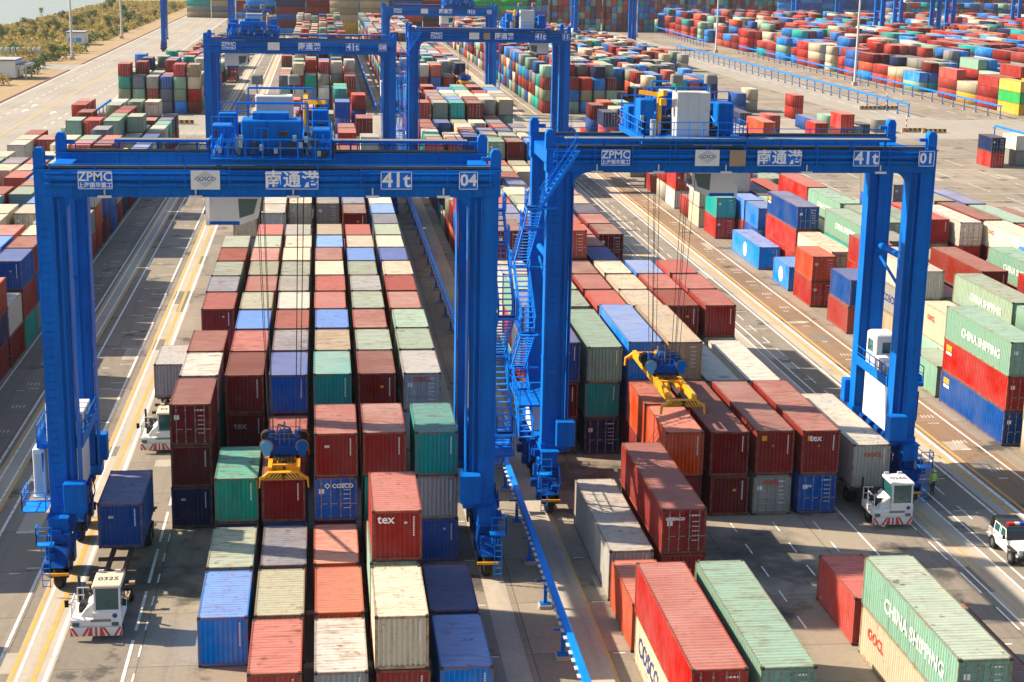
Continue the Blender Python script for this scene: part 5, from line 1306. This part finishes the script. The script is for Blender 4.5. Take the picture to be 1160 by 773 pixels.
# ------------------------------------------------------------------ white jeep with a light bar
def jeep(loc):
    root = empty('jeep', loc); tag(root, 'white four-door jeep with a red and blue light bar, driving in the right-hand lane', 'jeep')
    W = M['white']
    b = MB()
    b.prism([(0.15, .55), (.12, 1.02), (.3, 1.12), (1.35, 1.18), (1.35, .45), (.15, .45)], 'x', -.72, .72)
    b.prism([(1.35, .45), (1.35, 1.18), (1.55, 1.2), (4.0, 1.2), (4.1, 1.1), (4.1, .5)], 'x', -.86, .86)
    body = b.build('body', W, root)
    b = MB(); b.taper((-.82, .82, 1.4, 4.05), (-.74, .74, 1.85, 3.95), 1.2, 1.8); b.bev(-.76, .76, 1.82, 3.98, 1.78, 1.86, .03); b.build('hard_top', M['dark'], body)
    for s in (-1, 1):
        for y0, y1 in ((1.55, 2.45), (2.55, 3.35)):
            b = MB(); xx = s*.868; b.box(min(xx, xx-s*.03), max(xx, xx-s*.03), y0, y1, .5, 1.2)
            b.add([(s*.865, y0, 1.2), (s*.865, y1, 1.2), (s*.8, y1, 1.76), (s*.8, y0+.22*(y0 < 2), 1.76)], [(0,1,2,3)])
            d = b.build('door', W, root)
            g = MB(); g.add([(s*.868, y0+.08+.06*(y0 < 2), 1.25), (s*.868, y1-.08, 1.25), (s*.812, y1-.08, 1.7), (s*.812, y0+.24*(y0 < 2)+.06, 1.7)], [(0,1,2,3)]); g.build('window', M['glass'], d)
            g = MB(); g.cbox(s*.885, y1-.15, 1.02, .04, .16, .05); g.build('handle', M['black'], d)
    b = MB(); b.add([(-.72, 1.47, 1.22), (.72, 1.47, 1.22), (.68, 1.82, 1.78), (-.68, 1.82, 1.78)], [(0,1,2,3)]); b.build('windscreen', M['glass'], body)
    b = MB(); b.cbox(0, .13, .78, .9, .06, .34); b.build('grille', M['grey'], body)
    for s in (-1, 1):
        b = MB(); b.tube((s*.56, .08, .8), (s*.56, .16, .8), .11, 12); b.build('headlight', M['offwhite'], body)
        b = MB(); b.box(min(s*.7, s*.95), max(s*.7, s*.95), .25, 1.25, .85, .93); b.build('wing', M['black'], root)
        b = MB(); b.bar((s*.85, 1.55, 1.25), (s*1.02, 1.5, 1.32), .04); b.cbox(s*1.05, 1.5, 1.35, .16, .08, .2); b.build('mirror', M['black'], root)
    b = MB(); b.box(-.85, .85, -.08, .14, .42, .62); bp = b.build('bumper', M['black'], root)
    b = MB(); b.cbox(0, -.09, .52, .44, .02, .14); b.build('number_plate', M['signblue'], bp)
    b = MB(); b.add([(.0+.11*math.cos(i*.45), .3+.0+.16*math.sin(i*.45)+.35, 1.155) for i in range(14)], [tuple(range(14))]); b.build('emblem', M['textnavy'], body)
    b = MB(); b.bev(-.6, -.15, 2.05, 2.3, 1.88, 2.03, .03); lb = b.build('light_bar', M['lampred'], root)
    b = MB(); b.bev(.15, .6, 2.05, 2.3, 1.88, 2.03, .03); b.build('blue_lens', M['lampblue'], lb)
    b = MB(); b.bev(-.15, .15, 2.06, 2.29, 1.88, 2.02, .02); b.build('clear_lens', M['white'], lb)
    for y in (.75, 3.35):
        for s in (-1, 1):
            b = MB(); b.tube((s*.62, y, .4), (s*.92, y, .4), .4, 18); b.mi = 1; b.tube((s*.9, y, .4), (s*.935, y, .4), .22, 12); b.build('wheel', [M['black'], M['greysteel']], root)
    return root
jeep((49.95, -16.6, 0.012))

# ------------------------------------------------------------------ a worker in a hi-vis vest
def person(loc, rz, label):
    root = empty('person', loc, rz); tag(root, label, 'person')
    J = {'pelvis': (0, 0, .95, .15), 'waist': (0, .01, 1.1, .14), 'chest': (0, .0, 1.32, .165), 'neck': (0, .01, 1.49, .06), 'head': (0, -.02, 1.60, .10), 'crown': (0, -.01, 1.70, .085),
         'hipl': (-.1, 0, .88, .095), 'kneel': (-.12, -.03, .5, .065), 'anklel': (-.12, .02, .09, .045), 'toel': (-.13, -.14, .04, .04),
         'hipr': (.1, 0, .88, .095), 'kneer': (.12, .02, .5, .065), 'ankler': (.13, .06, .09, .045), 'toer': (.14, -.1, .04, .04),
         'shl': (-.2, 0, 1.42, .07), 'ell': (-.27, .03, 1.16, .05), 'wrl': (-.25, -.12, .95, .035), 'hal': (-.24, -.18, .88, .04),
         'shr': (.2, 0, 1.42, .07), 'elr': (.28, .02, 1.16, .05), 'wrr': (.25, -.15, 1.0, .035), 'har': (.23, -.22, .95, .04)}
    E_ = [('pelvis', 'waist'), ('waist', 'chest'), ('chest', 'neck'), ('neck', 'head'), ('head', 'crown'), ('pelvis', 'hipl'), ('hipl', 'kneel'), ('kneel', 'anklel'), ('anklel', 'toel'), ('pelvis', 'hipr'), ('hipr', 'kneer'), ('kneer', 'ankler'), ('ankler', 'toer'),
          ('chest', 'shl'), ('shl', 'ell'), ('ell', 'wrl'), ('wrl', 'hal'), ('chest', 'shr'), ('shr', 'elr'), ('elr', 'wrr'), ('wrr', 'har')]
    ks = list(J); me = bpy.data.meshes.new('person_skeleton'); me.from_pydata([J[k][:3] for k in ks], [(ks.index(a), ks.index(b)) for a, b in E_], [])
    t = bpy.data.objects.new('person_skeleton', me); COL.objects.link(t)
    sk = t.modifiers.new('skin', 'SKIN'); sub = t.modifiers.new('smooth', 'SUBSURF'); sub.levels = 2; sub.render_levels = 2
    for i, k2 in enumerate(ks): me.skin_vertices[0].data[i].radius = (J[k2][3], J[k2][3]*.8); me.skin_vertices[0].data[i].use_root = (k2 == 'pelvis')
    dg = bpy.context.evaluated_depsgraph_get(); dg.update()
    m2 = bpy.data.meshes.new_from_object(t.evaluated_get(dg)); m2.name = 'body'; bpy.data.objects.remove(t)
    m2.materials.clear()
    for x in ('denim', 'vest', 'skin', 'black'): m2.materials.append(M[x])
    for p in m2.polygons:
        c = p.center; p.use_smooth = True
        p.material_index = 3 if c.z < .1 else 0 if c.z < .98 and abs(c.x) < .2 else 2 if c.z > 1.5 or (abs(c.x) > .2 and c.z < 1.0) else 1
    link(bpy.data.objects.new('body', m2), root)
    b = MB(); nn = 12
    for i in range(4):
        z0, z1 = 1.66+.035*i, 1.66+.035*(i+1); r0, r1 = (.125*math.cos(i*.38), .125*math.cos((i+1)*.38)); b.tube((0, -.015, z0), (0, -.015, z1), r0, nn, r1)
    b.cbox(0, -.14, 1.67, .2, .1, .02); b.build('helmet', M['white'], root)
    b = MB(); b.tube((0, .0, 1.2), (0, .0, 1.24), .185, 14, .185); b.build('reflective_band', M['offwhite'], root)
    return root
person((49.05, -3.6, .012), .4, 'worker in a yellow-green vest and white helmet standing at the foot of crane 01')

# ------------------------------------------------------------------ masts, barriers, posts, buildings by the perimeter road
for (px, py), lab in (((82, 68), 'pale lamp mast rising from the verge, nearer one by the guard house'), ((138, 44), 'pale lamp mast farther along the verge beyond the side road'), ((968, 97), 'tall grey lamp mast beside the outer road, nearest of the row'),
                      ((811, 60), 'tall grey lamp mast beside the outer road, second of the row'), ((721, 42), 'tall grey lamp mast behind the white containers, third of the row')):
    p = unproj(px, py); root = empty('lamp_mast', p); tag(root, lab, 'mast', 'tall lamp masts')
    b = MB(); b.tube((0, 0, 0), (0, 0, 36), .42, 12, .2); b.build('pole', M['mastgrey'] if 'mastgrey' in M else M['offwhite'], root)
    b = MB(); b.cbox(0, 0, .5, 1.3, 1.3, 1.0); b.build('base', M['concrete'], root)
    b = MB(); b.tube((0, 0, 35.4), (0, 0, 35.8), 1.4, 16)
    for k in range(8): a = k*math.pi/4; b.cbox(1.4*math.cos(a), 1.4*math.sin(a), 35.2, .5, .5, .3)
    b.build('lamp_ring', M['greysteel'], root)
BL = (((205, 141), 'striped concrete barrier at the end of the roadside stacks'), ((712, 152), 'striped concrete barrier left of the red hydrant post'), ((733, 152), 'striped concrete barrier right of the red hydrant post'), ((985, 124.5), 'striped concrete barrier at the corner of the open lot'),
      ((1005, 124.5), 'second striped concrete barrier at the corner of the open lot'), ((1035, 150), 'striped concrete barrier near the far end of crane 01'), ((1058, 151), 'striped barrier farthest to the right of crane 01'))
for (px, py), lab in BL:
    p = unproj(px, py); b = MB(); b.mi = 0; b.prism([(-.3, 0), (.3, 0), (.2, .3), (.14, .9), (-.14, .9), (-.2, .3)], 'x', -2.6, 2.6); b2 = b
    for i in range(10):
        b.mi = 1 if i % 2 else 2; x0 = -2.5+i*.5; b.add([(x0, -.215, .32), (x0+.5, -.215, .32), (x0+.5-.12, -.15, .88), (x0-.12, -.15, .88)], [(0,1,2,3)])
    o = b.build('barrier', [M['concrete'], M['dark'], M['yellow']], None, tuple(p)); tag(o, lab, 'barrier', 'striped barriers at the cross road')
for (px, py), lab in (((723, 152), 'red and white post between two striped barriers'), ((1004, 121), 'red and white post at the corner of the open lot'), ((1026, 150), 'red and white post beside the far end of crane 01')):
    p = unproj(px, py); root = empty('marker_post', p); tag(root, lab, 'post', 'red and white posts')
    b = MB()
    for i in range(6): b.mi = i % 2; b.tube((0, 0, i*.55), (0, 0, (i+1)*.55), .12, 10)
    b.build('pole', [M['red'], M['white']], root); b = MB(); b.tube((0, 0, 0), (0, 0, .5), .45, 14, .35); b.build('base', M['red'], root)
def guard_house(loc, sx, sy, h, label, porch):
    root = empty('guard_house', loc); tag(root, label, 'building', 'small white buildings by the perimeter road')
    b = MB(); b.box(0, sx, 0, sy, .5, h); w_ = b.build('wall', M['white'], root)
    b = MB(); b.box(-.06, sx+.06, -.06, sy+.06, 0, .5); b.build('plinth', M['brickred'], root)
    b = MB(); b.box(-.3, sx+.3, -.3, sy+.3, h, h+.18); b.mi = 1; b.box(-.34, sx+.34, -.34, sy+.34, h+.18, h+.55); b.mi = 2; b.box(-.1, sx+.1, -.1, sy+.1, h+.55, h+.6); b.build('roof', [M['white'], M['slateblue'], M['mastgrey']], root)
    if porch:
        b = MB(); b.box(sx+.06, sx+3.2, .6, sy-.6, h-1.2, h-.9); b.mi = 1; b.box(sx+.06, sx+3.3, .5, sy-.5, h-.9, h-.7); pc = b.build('porch', [M['white'], M['slateblue']], root)
        for y in (1.2, sy-1.2): b = MB(); b.box(sx+2.2, sx+2.6, y-.2, y+.2, 0, h-1.2); b.build('column', M['mastgrey'], pc)
        b = MB(); b.box(sx, sx+.03, 3.5, 5.0, .1, 2.4); b.build('door', M['dark'], root)
    else:
        for x in (.8, 3.4): b = MB(); b.box(x, x+1.9, -.03, .0, 1.2, 2.6); b.build('window', M['lightblue'], root)
        b = MB(); b.box(sx, sx+.03, 2, 3.1, .1, 2.3); b.build('door', M['lightblue'], root)
    return root
M['mastgrey'] = worn('mast_grey', (0.42, 0.42, 0.40), 0.5, 0.1); M['brickred'] = worn('brick_plinth', (0.32, 0.10, 0.05), 0.8, 0.2); M['slateblue'] = worn('blue_roof_edge', (0.12, 0.17, 0.30), 0.6, 0.1)
guard_house((-86, 338, 0), 15, 11, 4.6, 'white flat-roofed guard house with a porch, at the road edge', True)
guard_house((-82, 498, 0), 6.5, 9, 4.2, 'small white guard house with pale blue windows behind the first mast', False)
b = MB()
for k in range(14): b.tube((-103+k*1.7, 436, 0), (-103+k*1.7, 436, 2.6), .6, 8)
tag(b.build('fence', M['offwhite']), 'pale palisade fence of round panels beneath the dark trees', 'fence')

# ------------------------------------------------------------------ trees, shrubs and reeds on the river bank
def leaf_mat(name, a, c):
    k = N(name, 0.7, 0.0, 0.2); oi = k.n('ShaderNodeObjectInfo'); gm = k.n('ShaderNodeNewGeometry'); f = k.noise(gm.outputs['Position'], .55, 3)
    col = k.mix(k.ramp(f, .3, .7), a, c); h = k.n('ShaderNodeHueSaturation'); k.l(col, h.inputs['Color']); k.l(k.ramp(oi.outputs['Random'], 0, 1, .7, 1.3), h.inputs['Value']); k.base(h.outputs[0])
    tl = k.n('ShaderNodeBsdfTranslucent'); k.l(h.outputs[0], tl.inputs[0]); ms = k.n('ShaderNodeMixShader'); ms.inputs[0].default_value = .45
    k.l(k.b.outputs[0], ms.inputs[1]); k.l(tl.outputs[0], ms.inputs[2]); k.l(ms.outputs[0], k.t.nodes['Material Output'].inputs['Surface']); return k.m
LM = [leaf_mat('dark_leaves', (.08, .12, .045), (.15, .18, .07)), leaf_mat('olive_leaves', (.19, .19, .065), (.28, .25, .09)), leaf_mat('yellow_leaves', (.34, .27, .08), (.42, .34, .11)), leaf_mat('shrub_leaves', (.05, .10, .03), (.10, .15, .05))]
def crown_mesh(seed, w_, h_, base, n, mat, size=.55):
    r = random.Random(seed); b = MB()
    cl = [(r.uniform(-.32, .32)*w_, r.uniform(-.32, .32)*w_, base+h_*r.uniform(.15, .85), r.uniform(.2, .36)*w_) for _ in range(8)]
    for i in range(n):
        c = r.choice(cl); u = Vector((r.gauss(0, 1), r.gauss(0, 1), r.gauss(0, .8))); u = u.normalized()*c[3]*r.uniform(.45, 1.05)
        p = Vector(c[:3])+u; s = size*r.uniform(.6, 1.3); t1 = Vector((r.gauss(0, 1), r.gauss(0, 1), r.gauss(0, 1))).normalized(); t2 = t1.cross(Vector((r.gauss(0, 1), r.gauss(0, 1), r.gauss(0, 1)))).normalized()
        b.add([p-t1*s, p-t2*s*.6, p+t1*s, p+t2*s*.6], [(0,1,2,3)])
    return b.mesh('crown', mat)
def trunk_mesh(seed, h, r0):
    r = random.Random(seed); b = MB(); b.tube((0, 0, 0), (.1, .05, h*.55), r0, 8, r0*.6); b.tube((.1, .05, h*.55), (.0, .1, h*.9), r0*.6, 8, r0*.2)
    for k in range(5): a = r.uniform(0, 6.3); z = h*r.uniform(.35, .7); L = h*.3; b.tube((.05, .03, z), (math.cos(a)*L, math.sin(a)*L, z+L*.7), r0*.35, 6, r0*.08)
    return b.mesh('trunk', M['brown'])
TR = [(crown_mesh(s, w_, h_, bz, n, LM[m_]), trunk_mesh(s, hh, .22)) for s, w_, h_, bz, n, m_, hh in ((1, 7.5, 7.5, 1.6, 520, 0, 8), (2, 8.5, 6.5, 1.2, 520, 1, 7), (3, 6, 8.5, 2.2, 420, 0, 9), (4, 8, 5.5, .8, 460, 2, 6), (5, 5.5, 5, 1.5, 300, 1, 6))]
KIND = ['dark bushy tree', 'olive green tree', 'tall dark tree', 'yellowish spreading tree', 'small olive tree']
rt = random.Random(9)
tree_px = [(47, 16), (36, 30), (62, 27), (70, 22), (78, 26), (92, 22), (101, 24), (108, 21), (118, 12), (126, 11), (131, 30), (20, 32), (8, 38), (14, 43), (26, 43), (34, 43), (40, 41), (84, 33), (94, 30), (55, 34), (66, 38), (104, 33), (146, 28), (158, 26), (168, 22), (176, 20), (112, 36), (122, 33), (74, 44), (50, 47), (60, 50), (3, 47), (88, 42), (186, 16), (196, 13), (205, 11), (215, 8), (140, 24), (28, 28), (150, 20)]
for i, (px, py) in enumerate(tree_px):
    kd = rt.choice([0, 0, 1, 1, 2, 3, 3, 4]); p = unproj(px, py)
    root = empty('tree', p, rt.uniform(0, 6)); s = rt.uniform(.38, .82); root.scale = (s, s, s)
    where = 'by the river' if py < 25 else 'behind the guard houses' if py > 36 else 'in the middle of the bank'
    tag(root, '%s %s, %s along the bank from the corner' % (KIND[kd], where, nth(i+1)), 'tree', 'trees on the river bank')
    link(bpy.data.objects.new('trunk', TR[kd][1]), root); link(bpy.data.objects.new('crown', TR[kd][0]), root)
SH = [crown_mesh(20+i, 5.5, 2.0, .1, 240, LM[3 if i < 2 else 2], .4) for i in range(3)]
for i, (px, py) in enumerate([(52, 70), (60, 69), (68, 67), (42, 78), (46, 74), (2, 97), (36, 84), (90, 59), (84, 61), (76, 63), (113, 46), (122, 43), (129, 41), (138, 37), (147, 33), (156, 30), (163, 27), (30, 64), (18, 58), (62, 60), (40, 62), (100, 49), (10, 62), (170, 25)]):
    p = unproj(px, py); o = bpy.data.objects.new('shrub', SH[i % 3]); COL.objects.link(o); o.location = p; o.rotation_euler = (0, 0, rt.uniform(0, 6)); s = rt.uniform(.7, 1.2); o.scale = (s, s, s)
    tag(o, 'low rounded shrub, %s along the soil verge from the near guard house' % nth(i+1), 'shrub', 'clipped shrubs on the verge')
b = MB(); r = random.Random(4)
for i in range(11000):
    y = r.uniform(330, 1000); x = r.uniform(-128, -76+(4 if y > 520 else 0)); 
    if 372 < y < 402: continue
    h = r.uniform(.4, 1.3); a = r.uniform(0, 3.14); wv = r.uniform(.4, 1.1); b.mi = r.choice([0, 0, 1, 2, 2])
    b.add([(x-math.cos(a)*wv, y-math.sin(a)*wv, 0), (x+math.cos(a)*wv, y+math.sin(a)*wv, 0), (x+math.cos(a)*wv*.8, y+math.sin(a)*wv*.8, h*r.uniform(.7, 1)), (x, y, h*1.1), (x-math.cos(a)*wv*.8, y-math.sin(a)*wv*.8, h*r.uniform(.6, .9))], [(0,1,2,3,4)])
tag(b.build('scrub_grass', [LM[2], LM[1], leaf_mat('dry_reeds', (.34, .24, .09), (.42, .32, .12))]), kind='stuff')

# ------------------------------------------------------------------ thin haze over the river port
b = MB(); b.box(-2100, 3100, -480, 4100, -1.0, 40.0)
k = bpy.data.materials.new('haze'); k.use_nodes = True; t = k.node_tree; t.nodes.remove(t.nodes['Principled BSDF'])
pv = t.nodes.new('ShaderNodeVolumePrincipled'); pv.inputs['Color'].default_value = (.86, .90, .96, 1); pv.inputs['Density'].default_value = 0.00006; pv.inputs['Anisotropy'].default_value = 0.2
t.links.new(pv.outputs[0], t.nodes['Material Output'].inputs['Volume'])
tag(b.build('haze', k), kind='stuff')
